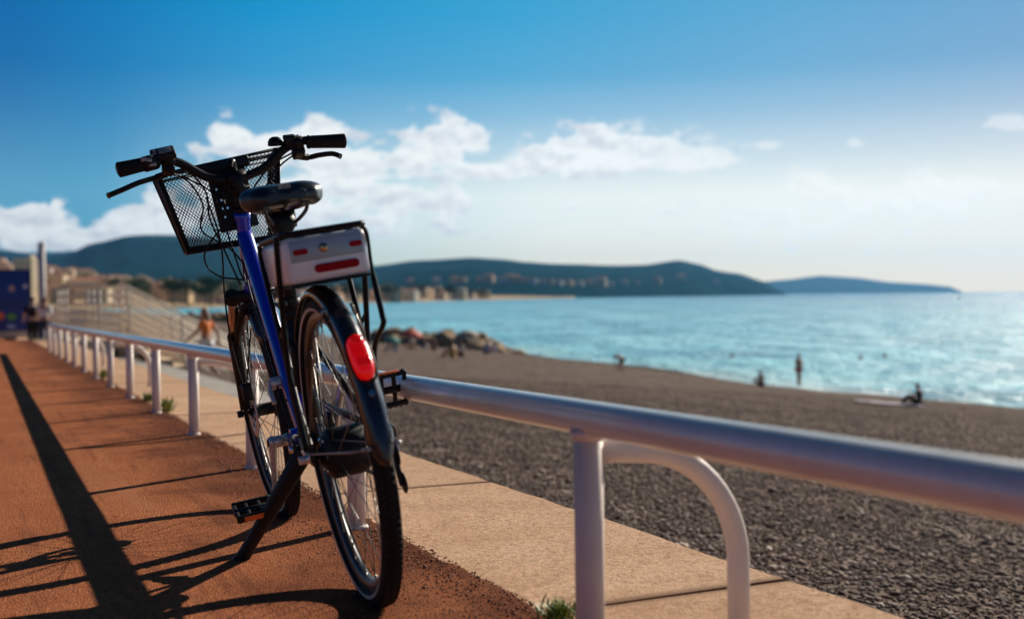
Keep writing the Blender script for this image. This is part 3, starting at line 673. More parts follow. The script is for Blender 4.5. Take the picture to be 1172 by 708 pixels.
# ------------------------------------------------------------------ the white railing
rl = empty('railing', pr(0.98, 1.766, 0), 'long low white tube railing with posts and bent braces, beside the bicycle', 'railing')
def child(o, root): o.parent = root; o.matrix_parent_inverse = root.matrix_world.inverted() if False else Matrix.Translation(-root.location); return o
RH = 0.440; PS = 0.98
a_end = 19.95; a_beg = 1.766 - 1.393 * 2
mb = MB(); mb.tube([pr(PS, a, RH) for a in np.linspace(a_beg - .2, a_end, 40)], 0.0315, 28)
for a in (3.9, 9.6, 15.2): mb.tube([pr(PS, a - .004, RH), pr(PS, a + .004, RH)], 0.0325, 28)
child(mb.build('rail', M_RAIL), rl)
k = 0; a = a_beg
while a < a_end + .01:
    mb = MB(); mb.tube([pr(PS, a, -0.05), pr(PS, a, RH - 0.02)], 0.0265, 22)
    mb.tube([pr(PS, a, 0.0), pr(PS, a, 0.008), pr(PS, a, 0.014)], [0.034, 0.034, 0.029], 22)      # weld collar
    mb.tube([pr(PS, a, RH - .040), pr(PS, a, RH - .030), pr(PS, a, RH - .022)], [.0268, .0305, .0335], 22)      # weld bead under the rail
    child(mb.build('post', M_POST), rl)
    if (k - 2) % 3 == 0:
        R_ = 0.225; o1 = 0.325
        pth = [pr(PS, a, RH - 0.062), pr(PS + 0.06, a, RH - 0.062), pr(PS + o1 - R_, a + .0, RH - 0.066)]
        for q in range(1, 13):
            t = q / 12 * math.pi / 2; pth.append(pr(PS + o1 - R_ + R_ * math.sin(t), a, RH - 0.066 - R_ + R_ * math.cos(t)))
        pth.append(pr(PS + o1, a, -0.03))
        mb = MB(); mb.tube(pth, 0.0215, 20); mb.tube([pr(PS + o1, a, 0.0), pr(PS + o1, a, 0.010)], [0.029, 0.025], 20)
        child(mb.build('brace', M_POST), rl)
    a += 1.393; k += 1

# ------------------------------------------------------------------ weeds at the foot of the railing
m = Mat('weed_leaf', rough=0.5); g = m.n('ShaderNodeNewGeometry'); m.set('col', m.ramp(g.outputs['Random Per Island'], [(0, (0.10, 0.17, 0.02)), (0.7, (0.22, 0.30, 0.05)), (1, (0.42, 0.36, 0.12))])); M_WEED = m.m
def weed(s, a, n, h, label, seed):
    rs = random.Random(seed); rt = empty('weed', pr(s, a, 0.004), label, 'weed')
    for nm, cnt, wd in (('leaves', n, .5), ('stems', n // 4, .12)):
        mb = MB()
        for _ in range(cnt):
            th = rs.uniform(0, 6.28); L = h * rs.uniform(.45, 1.1) * (1.25 if nm == 'stems' else 1); b = V((rs.gauss(0, .018), rs.gauss(0, .018), 0)); out = V((math.cos(th), math.sin(th), 0)); wv = V((-out.y, out.x, 0)) * h * .10 * wd * rs.uniform(.6, 1.4)
            bend = rs.uniform(.2, .9); pts = [b + out * L * bend * t * t * .9 + V((0, 0, L * (t - .35 * bend * t * t))) for t in (0, .35, .7, 1)]
            ws = (0.5, 1, .8, 0.05); vs = []
            for p_, w_ in zip(pts, ws): vs += [p_ - wv * w_, p_ + wv * w_]
            mb.add(vs, [(0, 1, 3, 2), (2, 3, 5, 4), (4, 5, 7, 6)])
        mb.build(nm, M_WEED, rt)
weed(1.045, 2.02, 110, 0.055, 'yellow green weed growing beside the nearest railing post', 1)
weed(1.06, 7.45, 90, 0.10, 'bright green weed at the post just left of the bicycle wheel gap', 2)
weed(1.06, 8.35, 70, 0.08, 'small green weed between two posts farther down the kerb', 3)
weed(1.06, 11.6, 80, 0.10, 'distant green weed beside the far arched brace', 4)

# ------------------------------------------------------------------ the bicycle
org = V((-0.30641574, 2.44746451, -0.66829457 + CAMH)); hx = V((-0.35989237, 0.9329133, -0.01225779)).normalized(); hz0 = vN
hy = hz0.cross(hx).normalized(); hz = hx.cross(hy)
LEAN = 0.16716
by = hy * math.cos(LEAN) + hz * -math.sin(LEAN) * 1.0; bz = hz * math.cos(LEAN) + hy * math.sin(LEAN)
bike = empty('bicycle', (0, 0, 0), 'city bicycle with blue frame, wire basket and silver rear battery, on its stand', 'bicycle')
bike.matrix_world = Matrix(((hx.x, by.x, bz.x, org.x), (hx.y, by.y, bz.y, org.y), (hx.z, by.z, bz.z, org.z), (0, 0, 0, 1)))
RW = 0.3395; WB = 1.1277; BBX, BBZ = 0.438, 0.3289
def wheel(name, cx, hubr, front):
    rt = bpy.data.objects.new(name, None); C.objects.link(rt); rt.parent = bike; rt.location = (cx, 0, RW); rt.empty_display_size = .1
    mb = MB(); prof = []
    for i in range(17):
        t = -0.15 + (math.pi + .3) * i / 16; prof.append((RW - 0.0225 + 0.0225 * math.sin(t), -0.0215 * math.cos(t)))
    prof += [(RW - 0.036, 0.011), (RW - 0.036, -0.011)]
    mb.lathe(prof, (0, 0, 0), (0, 1, 0), 96, 0, True)
    # tread blocks
    for i in range(132):
        a = 2 * math.pi * i / 132
        for yy in (-0.012, 0, 0.012):
            rr = RW + (0.0008 if yy == 0 else -0.0022); aa = a + (0.024 if yy == 0 else 0); M = Matrix.Rotation(aa, 3, 'Y')
            mb.box(M @ V((0, yy, rr)), (0.010, 0.0075, 0.0032), 0, M @ Matrix.Rotation(yy * 30, 3, 'X'))
    for sy in (-1, 1):
        mb.lathe([(RW - 0.0295, sy * 0.0212), (RW - 0.0235, sy * 0.0228), (RW - 0.0225, sy * 0.0226)], (0, 0, 0), (0, 1, 0), 96, 1)
    mb.build('tyre', [M_RUBBER, M_STRIPE], rt)
    mb = MB(); mb.lathe([(RW - 0.034, -0.012), (RW - 0.034, 0.012), (RW - 0.047, 0.0125), (RW - 0.058, 0.006), (RW - 0.058, -0.006), (RW - 0.047, -0.0125)], (0, 0, 0), (0, 1, 0), 96, 0, True)
    for sy in (-1, 1): mb.lathe([(RW - 0.0350, sy * 0.0127), (RW - 0.0455, sy * 0.0131)], (0, 0, 0), (0, 1, 0), 96, 1)
    mb.tube([(RW - 0.058, 0, 0.03), (RW - 0.095, 0, 0.033)], 0.003, 8)
    mb.build('rim', [M_RIM, M_RIMB], rt)
    mb = MB()
    ns = 36
    for i in range(ns):
        a = 2 * math.pi * i / ns; sy = 1 if i % 2 else -1; b = a + (0.42 if front else 0.62) * (1 if (i // 2) % 2 else -1)
        p0 = V((math.cos(b) * hubr, sy * (0.032 if front else 0.034), math.sin(b) * hubr)); p1 = V((math.cos(a) * (RW - 0.054), sy * 0.003, math.sin(a) * (RW - 0.054)))
        mb.tube([p0, p1], 0.0011, 5); mb.tube([p1, p1 + (p0 - p1).normalized() * 0.014], 0.0021, 6)
    mb.build('spokes', M_SPOKE, rt)
    mb = MB()
    if front:
        mb.lathe([(0.0, -0.05), (0.012, -0.05), (0.012, -0.036), (0.031, -0.034), (0.031, -0.029), (0.019, -0.024), (0.019, 0.024), (0.031, 0.029), (0.031, 0.034), (0.012, 0.036), (0.012, 0.05), (0, 0.05)], (0, 0, 0), (0, 1, 0), 28)
        mb.tube([(0, -0.082, 0), (0, 0.082, 0)], 0.005, 10); mb.tube([(0, 0.070, 0), (0, 0.086, 0)], 0.011, 14)
    else:
        mb.lathe([(0, -0.060), (0.020, -0.060), (0.026, -0.046), (0.048, -0.042), (0.055, -0.036), (0.055, 0.036), (0.050, 0.042), (0.044, 0.044), (0.042, 0.049), (0.024, 0.052), (0.018, 0.060), (0, 0.060)], (0, 0, 0), (0, 1, 0), 40)
        for q in range(6):
            a = q * math.pi / 3; mb.tube([(math.cos(a) * .034, .046, math.sin(a) * .034), (math.cos(a) * .034, .0505, math.sin(a) * .040)], 0.004, 8, 1)
        mb.tube([(0, -0.092, 0), (0, 0.092, 0)], 0.006, 10); mb.tube([(0, 0.074, 0), (0, 0.090, 0)], 0.0105, 6, 1)
    mb.build('hub', [M_BLACKM, M_CHROME], rt)
    if front:
        mb = MB(); mb.lathe([(0.052, 0.0395), (0.080, 0.0395), (0.080, 0.0415), (0.052, 0.0415)], (0, 0, 0), (0, 1, 0), 40, 0, True)
        for q in range(6):
            a = q * math.pi / 3; mb.tube([(math.cos(a) * .02, .0405, math.sin(a) * .02), (math.cos(a + .25) * .056, .0405, math.sin(a + .25) * .056)], 0.003, 6)
        mb.build('brake_disc', M_SILVER, rt)
    else:
        mb = MB()
        for i, r in enumerate((0.046, 0.042, 0.038, 0.034, 0.030, 0.027)): mb.lathe([(0.02, -0.053 - i * .0042), (r, -0.053 - i * .0042), (r, -0.055 - i * .0042), (0.02, -0.055 - i * .0042)], (0, 0, 0), (0, 1, 0), 26, 0, True)
        mb.build('sprockets', M_SILVER, rt)
    # side reflector
    mb = MB(); a = 1.0 if front else 2.6
    return rt
fw = wheel('front_wheel', WB, 0.028, True); rw = wheel('rear_wheel', 0, 0.048, False)
fw.rotation_euler = (0, 0, 0.028)
# frame
HT = V((0.877, 0, 0.930)); HB = V((0.951, 0, 0.715)); SAX = (HT - HB).normalized()
mb = MB()
mb.tube(spline([(0.900, 0, 0.870), (0.80, 0, 0.745), (0.66, 0, 0.570), (0.545, 0, 0.415), (0.462, 0, 0.335)], 6), [0.027] * 25, 24, 0, sx=0.88)
mb.tube([HB - SAX * .005, HB + SAX * 0.012, HB + SAX * .02, HT - SAX * .02, HT - SAX * .012, HT + SAX * .005], [.024, .024, .0205, .0205, .024, .024], 22)
mb.tube([(BBX, 0, BBZ), (BBX - 0.035, 0, 0.45)], 0.0175, 20)                       # foot of the seat tube
mb.tube([(BBX, -0.045, BBZ), (BBX, 0.045, BBZ)], 0.024, 24)                                         # bottom bracket shell
fr = mb.build('frame', [M_BLUE], bike)
mb = MB(); mb.tube([(BBX - 0.0345, 0, 0.448), (BBX - 0.055, 0, 0.50), (0.352, 0, 0.640)], 0.0195, 20); mb.tube([(.372, 0, .60), (.345, 0, .66)], .0225, 20)
for sy in (-1, 1):
    mb.tube(spline([(BBX - 0.01, sy * 0.022, BBZ), (0.30, sy * 0.036, 0.333), (0.12, sy * 0.062, 0.338), (0.0, sy * 0.072, RW)], 5), [.013] * 10 + [.010] * 6, 14)
    mb.tube(spline([(0.372, sy * 0.016, 0.585), (0.33, sy * 0.034, 0.555), (0.17, sy * 0.060, 0.455), (0.01, sy * 0.073, RW + .012)], 5), 0.0085, 12)
    mb.box((0.0, sy * 0.074, RW + .003), (0.045, 0.007, 0.042), 0, ch=.002)
mb.build('rear_stays', [M_BLACK], bike)

# chain case, crank cover
mb = MB(); mb.lathe([(0.0, -0.058), (0.074, -0.058), (0.082, -0.054), (0.082, -0.050), (0.0, -0.050)], (BBX, 0, BBZ), (0, 1, 0), 44)
mb.tube([(BBX - .03, -0.054, BBZ + .066), (0.2, -0.056, BBZ + .062), (0.02, -0.060, RW + .045)], 0.008, 8); mb.tube([(BBX - .03, -0.054, BBZ - .066), (0.2, -0.056, BBZ - .052), (0.02, -0.060, RW - .045)], 0.0045, 8)
mb.build('chain_guard', M_BLACKM, bike)
mb = MB()
pts_ = [(BBX, -0.053, BBZ + .06), (0.0, -0.062, RW + .04)]
for (p0, p1) in (((BBX, -0.049, BBZ - .058), (0.02, -0.066, RW - .075)), ((BBX, -0.0485, BBZ + .058), (0.0, -0.064, RW + .040))):
    p0, p1 = V(p0), V(p1)
    for i in range(34):
        q = p0.lerp(p1, i / 34); mb.box(q, (0.010, 0.0045 if i % 2 else .0065, 0.0075), 0)
mb.build('chain', M_RIM, bike)
mb = MB(); mb.box((-0.012, -0.094, RW - 0.012), (0.028, 0.022, 0.046), 0, Matrix.Rotation(.3, 3, 'Y'), ch=.006); mb.box((-0.030, -0.098, RW - .058), (0.020, 0.010, 0.080), 0, Matrix.Rotation(.35, 3, 'Y'), ch=.004)
mb.box((-0.012, -0.108, RW - 0.012), (0.020, 0.006, 0.030), 1, Matrix.Rotation(.3, 3, 'Y'), ch=.002)
for (x_, z_) in ((-0.018, -0.035), (-0.042, -0.090)): mb.lathe([(0.0, -0.105), (0.022, -0.105), (0.024, -0.103), (0.022, -0.101), (0, -0.101)], (x_, 0, RW + z_), (0, 1, 0), 20)
mb.tube(spline([(-0.02, -0.108, RW + .01), (-0.045, -0.100, RW + .035), (-0.01, -0.086, RW + .05), (0.06, -0.075, RW + .03)], 6), 0.0028, 8)
mb.build('derailleur', [M_BLACKM, M_SILVER], bike)
# left rear dropout bits: axle cable and torque arm
mb = MB(); mb.box((0.03, 0.083, RW + .002), (0.085, 0.004, 0.016), 0, ch=.001); mb.tube(spline([(0.0, 0.094, RW), (0.06, 0.10, RW + .035), (0.18, 0.078, RW + .03), (0.30, 0.045, RW + .01), (0.40, 0.03, BBZ + .02)], 6), 0.004, 8, 1)
mb.tube([(0.0, 0.078, RW), (0.0, 0.104, RW)], 0.009, 14, 0)
mb.build('torque_arm', [M_SILVER, M_BLACKM], bike)
# cranks and pedals
def crank(sy, end, lab):
    mb = MB(); b = V((BBX, sy * (0.092 if sy > 0 else .066), BBZ)); e = V(end); ax = (e - b).normalized()
    mb.tube([b - ax * .014, b, b.lerp(e, .3), b.lerp(e, .7), e, e + ax * .012], [.011, .0165, .0125, .011, .0135, .010], 16, 0, sx=.7)
    mb.tube([b - V((0, sy * .05, 0)), b + V((0, sy * .010, 0))], 0.015, 18, 0); mb.tube([b + V((0, sy * .010, 0)), b + V((0, sy * .013, 0))], 0.009, 14, 1)
    return mb.build('crank', [M_SILVER, M_BLACKM], bike)
LE = (0.495, 0.102, 0.170); RE = (0.365, -0.096, 0.455)
crank(1, LE, ''); crank(-1, RE, '')
def pedal(end, sy, rotx, cen=None):
    rt = bpy.data.objects.new('pedal', None); C.objects.link(rt); rt.parent = bike; rt.location = cen or (end[0], end[1] + sy * .058, end[2] - .004); rt.rotation_euler = (0, rotx, 0)
    mb = MB()
    for sx in (-1, 1):
        mb.box((sx * .041, 0, 0), (0.009, 0.098, 0.019), 0, ch=.003)
        for q in range(7): mb.box((sx * .0462, -0.042 + q * .014, 0), (0.003, 0.005, 0.017), 0)
    for yy in (-.044, -.016, .016, .044): mb.box((0, yy, 0), (0.080, 0.009, 0.014), 0, ch=.002)
    mb.tube([(0, -.062, 0), (0, .05, 0)], .0095, 14); mb.tube([(0, -.062 if sy > 0 else .062, 0), (0, -.05 if sy > 0 else .05, 0)], .008, 12, 1)
    mb.build('pedal_cage', [M_BLACKM, M_CHROME], rt)
    for sx in ((-1, 1) if sy > 0 else (-1,)):
        mb = MB(); mb.box((sx * .0468, 0, 0), (0.004, 0.062, 0.014), 0, ch=.0015); mb.build('reflector', M_ORANGE, rt)
pedal(LE, 1, -.25); pedal(RE, -1, 1.25, (0.345, -0.200, 0.408))
# kickstand: cast twin-bolt plate, leg and foot
mb = MB(); kt = V((0.365, 0.030, 0.300)); kf = V((0.529, 0.213, 0.036))
d_ = (kf - kt).normalized()
mb.tube([kt - d_ * .01, kt, kt.lerp(kf, .35), kt.lerp(kf, .8), kf - d_ * .02, kf + d_ * .002], [.017, .025, .022, .0175, .019, .022], 16, 0, sx=.75)
mb.box(kt + V((-.01, -.02, .012)), (0.075, 0.060, 0.030), 0, ch=.006)
mb.box(kf + V((0.004, 0.004, 0.004)), (0.045, 0.032, 0.016), 0, Matrix.Rotation(-.16, 3, 'X'), ch=.005)
mb.tube([kt + V((0, .022, .012)), kt + V((0, .036, .012))], .010, 14, 1); mb.tube([kt + V((.03, .01, .02)), kt + V((.03, .022, .02))], .006, 10, 1)
mb.tube(spline([kt + V((.02, .03, -.02)), kt.lerp(kf, .3) + V((.03, .0, 0)), kt.lerp(kf, .42)], 5), .005, 8, 0)
mb.build('kickstand', [M_BLACKM, M_CHROME], bike)
# mudguards
def arc(cx, cz, r, t0, t1, n): return [V((cx - r * math.cos(R(t0 + (t1 - t0) * i / n)), 0, cz + r * math.sin(R(t0 + (t1 - t0) * i / n)))) for i in range(n + 1)]
def guard(name, cx, t0, t1, mat, wd=0.029, r=0.363):
    mb = MB(); P_ = arc(cx, RW, r, t0, t1, 60); vs = []; pf = []
    for i in range(11): q = -1 + 2 * i / 10; pf.append((q * wd, -0.019 * q * q * abs(q)))
    for i in range(10, -1, -1): q = -1 + 2 * i / 10; pf.append((q * (wd - .0018), -0.019 * q * q * abs(q) - .0018))
    for i, p_ in enumerate(P_):
        nrm = (p_ - V((cx, 0, RW))).normalized(); ed = min(i, 60 - i); k_ = min(1, .45 + ed * .2)
        for (y_, o_) in pf: vs.append(p_ + V((0, y_ * k_, 0)) + nrm * o_)
    n_ = len(pf); fs = [(i * n_ + j, i * n_ + (j + 1) % n_, (i + 1) * n_ + (j + 1) % n_, (i + 1) * n_ + j) for i in range(60) for j in range(n_)]
    fs += [tuple(range(n_)), tuple(60 * n_ + j for j in range(n_))]
    mb.add(vs, fs, 0, True); return mb
g_ = guard('rear', 0, 2, 142, M_FENDER, wd=.0255)
rg = g_.build('rear_mudguard', [M_FENDER], bike)
mb = MB()
for tt in (8, 62):
    e = V((-0.358 * math.cos(R(tt)), 0, RW + .358 * math.sin(R(tt))))
    for sy in (-1, 1): mb.tube([V((-.004, sy * .082, RW + .01)), V((e.x * .8, sy * .052, RW + (e.z - RW) * .8)), V((e.x * .98, sy * .030, RW + (e.z - RW) * .98))], .0022, 8); mb.tube([V((e.x * .93, sy * .036, RW + (e.z - RW) * .93)), V((e.x * 1.0, sy * .0285, RW + (e.z - RW) * 1.0))], .004, 8)
mb.build('mudguard_stay', M_SPOKE, bike)
mb = guard('front', 0, 38, 168, M_FENDER, wd=.027); fg = mb.build('front_mudguard', [M_FENDER], bike); fg.location = (WB, 0, 0)
mb = MB()
for sy in (-1, 1): mb.tube([(WB - .004, sy * .062, RW + .012), (WB - .33 * math.cos(R(48)), sy * .030, RW + .35 * math.sin(R(48)))], .0022, 8)
mb.build('mudguard_stay', M_BLACKM, bike)
# red tail light on the mudguard
mb = MB(); tcen = 36.5; LR = 0.377
prof_n = 14; vs = []; nn_ = 18
for i in range(nn_ + 1):
    u = -1 + 2 * i / nn_; t = R(tcen + u * 8.2); wl = 0.0205 * (max(0, 1 - abs(u) ** 3.2)) ** .5 + .0006; hh = 0.020 * (max(0, 1 - abs(u) ** 3.5)) ** .5
    for j in range(prof_n + 1):
        q = -math.pi / 2 + math.pi * j / prof_n; rr = 0.361 + hh * math.cos(q) ** .6 if math.cos(q) > 0 else .361
        vs.append(V((-rr * math.cos(t), wl * math.sin(q), RW + rr * math.sin(t))))
fs = [(i * (prof_n + 1) + j, i * (prof_n + 1) + j + 1, (i + 1) * (prof_n + 1) + j + 1, (i + 1) * (prof_n + 1) + j) for i in range(nn_) for j in range(prof_n)]
mb.add(vs, fs, 0, True); tl = mb.build('tail_light', [M_LENS], bike)
mb = MB(); ring = []
for i in range(40):
    th = 2 * math.pi * i / 40; u = math.sin(th); tt_ = R(tcen + 8.9 * math.copysign(abs(u) ** .8, u)); ring.append(V((-.3625 * math.cos(tt_), .0236 * math.copysign(abs(math.cos(th)) ** .7, math.cos(th)), RW + .3625 * math.sin(tt_))))
mb.tube(ring, .0028, 8, 0, False, closed=True); mb.build('gasket', M_BLACKM, tl)
t = R(41.5); c0 = V((-.3785 * math.cos(t), 0, RW + .3785 * math.sin(t))); mb = MB()
mb.lathe([(0, .003), (.006, .003), (.0125, .001), (.013, -.002)], c0, (-math.cos(t), 0, math.sin(t)), 24, 0); mb.build('round_lens', M_REFL2, tl)
t = R(33.5); c0 = V((-.3795 * math.cos(t), 0, RW + .3795 * math.sin(t))); mb = MB(); mb.box(c0, (.005, .028, .020), 0, Matrix.Rotation(t, 3, 'Y'), ch=.0025); mb.build('square_lens', M_REFL2, tl)
mb = MB(); t = R(24); mb.tube([(-.364 * math.cos(t), 0, RW + .364 * math.sin(t)), (-.369 * math.cos(t), 0, RW + .369 * math.sin(t))], .006, 12); mb.build('mudguard_bolt', M_CHROME, rg)
# seat post, saddle
SX = 0.275
mb = MB(); mb.tube([(0.352, 0, 0.630), (0.305, 0, 0.800)], .0165, 18, 0); mb.tube([(0.318, 0, 0.75), (0.282, 0, 0.880)], .0140, 18, 1); mb.tube([(0.345, 0, .655), (0.340, 0, .680)], .0215, 18, 0)
mb.box((0.325, 0.024, .668), (0.012, .022, .014), 1, ch=.003); mb.tube([(0.33, .03, .668), (0.30, .045, .672), (.275, .04, .66)], .004, 8, 1)
mb.build('seat_post', [M_BLACKM, M_RIM], bike)
def sect(x):
    """saddle: half width, top height, side depth"""
    t = (x - 0.160) / 0.285
    wdt = interp(t, [(0, .045), (.06, .078), (.2, .0985), (.36, .088), (.55, .052), (.75, .029), (.93, .021), (1, .008)])
    top = interp(t, [(0, .925), (.1, .944), (.25, .950), (.5, .938), (.8, .940), (1, .925)]); dep = interp(t, [(0, .026), (.12, .060), (.5, .052), (.9, .042), (1, .014)])
    return wdt, top, dep
mb = MB(); vs = []; XN, YN = 34, 26
for i in range(XN + 1):
    t = i / XN; x = 0.160 + .285 * (0.5 - 0.5 * math.cos(math.pi * t)); wdt, top, dep = sect(x)
    for j in range(YN):
        a = 2 * math.pi * j / YN; cy, sz = math.cos(a), math.sin(a)
        y = wdt * math.copysign(abs(cy) ** .75, cy)
        if sz >= 0: z = top - dep * .5 + dep * .5 * sz ** .8 + (-0.012 * math.exp(-(y / .017) ** 2) * interp(t, [(0, .9), (.6, 1), (1, 0)]) if sz > .3 else 0)
        else: z = top - dep * .5 - dep * .6 * abs(sz) ** .5 * (1 if abs(cy) > .45 else .55)
        vs.append(V((x, y, z)))
fs = [(i * YN + j, i * YN + (j + 1) % YN, (i + 1) * YN + (j + 1) % YN, (i + 1) * YN + j) for i in range(XN) for j in range(YN)] + [tuple(range(YN)), tuple(XN * YN + j for j in range(YN))]
mb.add(vs, fs, 0, True); sd_ = mb.build('saddle', [M_SADDLE], bike)
ss_ = sd_.modifiers.new('s', 'SUBSURF'); ss_.levels = 1; ss_.render_levels = 1
M_MARK = plain('worn_saddle_mark', (0.30, 0.30, 0.31), 0.5)
mb = MB()   # the small pale mark pressed into the back of the saddle
for i, (y, wv) in enumerate([(.012, .003), (.0065, .0045), (-.000, .003), (-.006, .0045), (-.012, .003)]):
    mb.box((0.1645 + abs(y) * .08, y, .9345), (.003, wv, .011), 0, Matrix.Rotation(-.35, 3, 'Y'))
    mb.box((0.1645 + abs(y) * .08, y, .9305 + (i % 2) * .008), (.003, wv * 1.5, .0022), 0, Matrix.Rotation(-.35, 3, 'Y'))
mb.build('saddle_mark', M_MARK, sd_)
mb = MB()
for sy in (-1, 1):
    mb.tube(spline([(0.180, sy * .052, .912), (0.20, sy * .040, .892), (0.24, sy * .024, .884), (.32, sy * .022, .886), (.40, sy * .014, .905), (.43, sy * .008, .918)], 6), .0038, 10)
    mb.tube(spline([(0.182, sy * .052, .900), (0.195, sy * .046, .876), (.225, sy * .030, .858), (.262, sy * .020, .852)], 5), .0045, 8)
mb.tube([(0.262, 0, .835), (0.262, 0, .852), (.262, 0, .880)], [.020, .034, .026], 18, 1)
mb.tube([(0.282, -.034, .874), (0.282, .034, .874)], .013, 16, 1); mb.box((0.282, 0, .868), (.045, .040, .034), 1, ch=.006); mb.tube([(.255, -.03, .850), (.255, .03, .850)], .007, 12, 1)
mb.build('saddle_clamp', [M_RIM, M_BLACKM], bike)
# rear rack with battery
BX0, BX1 = -0.160, 0.135; BT = 0.804; BW = 0.0855
mb = MB(); zt = 0.812
mb.tube(spline([(-0.163, .078, zt), (-0.171, .068, zt), (-0.173, 0, zt), (-0.171, -.068, zt), (-0.163, -.078, zt), (-.14, -.084, zt), (.02, -.082, zt), (.20, -.070, zt), (.27, -.030, zt - .004), (.29, 0, zt - .01), (.27, .030, zt - .004), (.20, .070, zt), (.02, .082, zt), (-.14, .084, zt)], 5, False) + [V((-.163, .078, zt))], .0062, 12)
for y in (-.028, .028): mb.tube([(-.171, y, zt), (.27, y, zt - .002)], .0048, 10)
for x in (-.08, .05, .17): mb.tube([(x, -.078, zt - .002), (x, .078, zt - .002)], .0048, 10)
for sy in (-1, 1):
    mb.tube(spline([(-.125, sy * .088, zt - .004), (-.118, sy * .090, .79), (-.05, sy * .090, .665), (.028, sy * .088, .50), (.022, sy * .084, .40), (.008, sy * .083, RW + .015)], 5), .0062, 12)
    mb.tube(spline([(.115, sy * .086, zt - .006), (.112, sy * .089, .78), (.075, sy * .090, .70), (.030, sy * .088, .56), (.016, sy * .084, .42), (.004, sy * .083, RW + .02)], 5), .0062, 12)
    mb.tube([(.04, sy * .089, .60), (-.035, sy * .090, .63)], .0042, 8)
    mb.tube([(.24, sy * .045, zt - .005), (.315, sy * .018, .745)], .0055, 10)
# the outboard pannier loop seen on the right
mb.tube(spline([(-.160, -.080, zt - .004), (-.158, -.0885, .79), (-.143, -.090, .715), (-.160, -.090, .622), (-.152, -.090, .600), (-.050, -.088, .547), (-.02, -.086, .46)], 5), [.0038] * 11 + [.0062] * 20, 12)
rk = mb.build('rear_rack', M_BLACK, bike)
bt = MB()
def rbox(mb, x0, x1, y0, y1, z0, z1, r, mi=0):
    mb.box(((x0 + x1) / 2, (y0 + y1) / 2, (z0 + z1) / 2), (x1 - x0, y1 - y0, z1 - z0), mi, ch=r)
rbox(bt, BX0, BX1, -BW, BW, BT - .093, BT, .013)
rbox(bt, BX1 + .004, BX1 + .085, -BW * .86, BW * .86, BT - .085, BT - .004, .009)
batt = bt.build('battery', [M_BATT], bike)
mb = MB(); rbox(mb, BX0 - .0022, BX0 + .01, -BW + .010, BW - .012, BT - .050, BT - .008, .0010); mb.build('rear_band', [M_BATT2], batt)
mb = MB(); rbox(mb, BX0 - .002, BX1 - .02, -BW * .97, BW * .97, BT - .0935 - .006, BT - .0935, .002); mb.build('battery_base', [M_BLACKM], batt)
def pill(y0, y1, z, h, x, th=.005, slant=0.0):
    mb = MB(); vs = []; n_ = 10; out = []
    for (yc, s_) in ((y1, 1), (y0, -1)):
        for i in range(n_ + 1):
            a = -math.pi / 2 + math.pi * i / n_; out.append((yc + s_ * math.cos(a) * h / 2 - s_ * h / 2, z + s_ * math.sin(a) * h / 2 + slant * (yc - (y0 + y1) / 2)))
    k_ = len(out)
    for xx, sc in ((x, 1), (x - th * .7, 1), (x - th, .93)):
        yc = (y0 + y1) / 2
        for (y, zz) in out: vs.append((xx, yc + (y - yc) * sc, z + (zz - z) * (sc if sc == 1 else .8)))
    fs = [(r_ * k_ + i, r_ * k_ + (i + 1) % k_, (r_ + 1) * k_ + (i + 1) % k_, (r_ + 1) * k_ + i) for r_ in range(2) for i in range(k_)] + [tuple(2 * k_ + i for i in range(k_))]
    mb.add(vs, fs, 0, False); return mb
pill(-.062, .030, BT - .068, .0175, BX0 - .0005).build('reflector', M_REFL, batt)
for y0, y1 in ((.038, .068), (-.074, -.048)): tag(pill(y0, y1, BT - .030, .0115, BX0 - .003, .003).build('reflector', M_REFL, batt), 'small dark red reflector')
mb = MB(); mb.lathe([(0, .012), (.005, .012), (.0085, .010), (.0095, .002), (.0095, 0)], (BX0 - .001, .005, BT - .028), (-1, 0, 0), 22); mb.box((BX0 - .013, .005, BT - .028), (.002, .0015, .008), 1); mb.build('battery_lock', [M_BRASS, M_BLACKM], batt)
# fork
mb = MB(); ax_ = V((math.sin(R(19)), 0, -math.cos(R(19))))
cr = HB + ax_ * 0.020
mb.tube([cr + V((0, -.066, 0)), cr + V((0, .066, 0))], .019, 18, 0, sx=.9); mb.tube([HB - SAX * 0.001, cr], .019, 18, 0)
mbc = mb; mb = MB()
for sy in (-1, 1):
    y = sy * .058; top = cr + V((0, y, .012)); bot = V((WB - .012, sy * .062, RW))
    mid_ = top.lerp(V((WB - .03, y, .555)), 1.0)
    mbc.tube([top, top + (mid_ - top).normalized() * .03], .0215, 18, 0)
    mb.tube([mid_ + (top - mid_) * .12, mid_, V((WB - .012, y, .42)), bot + V((0, 0, .012))], [.0205, .0205, .0175, .015], 18, 0)
    mb.box(bot, (.022, .012, .046), 0, ch=.004)
    mb.tube([mid_ + (top - mid_) * .10, mid_ + (top - mid_) * .17], .0225, 18, 0)
mb.tube([V((WB - .03, -.058, .545)), V((WB - .10, -.050, .60)), V((WB - .165, -.03, .665)), V((WB - .178, 0, .68)), V((WB - .165, .03, .665)), V((WB - .10, .050, .60)), V((WB - .03, .058, .545))], .011, 12, 0)
fork = mbc.build('fork', [M_BLACKM], bike); mb.build('lower_legs', [M_BLACKM], fork)
for sy in (-1, 1):
    y = sy * .058; top = cr + V((0, y, .012)); mid_ = V((WB - .03, y, .555)); mb = MB(); mb.tube([top, mid_], .0145, 18); mb.build('stanchion', M_STANCH, fork)
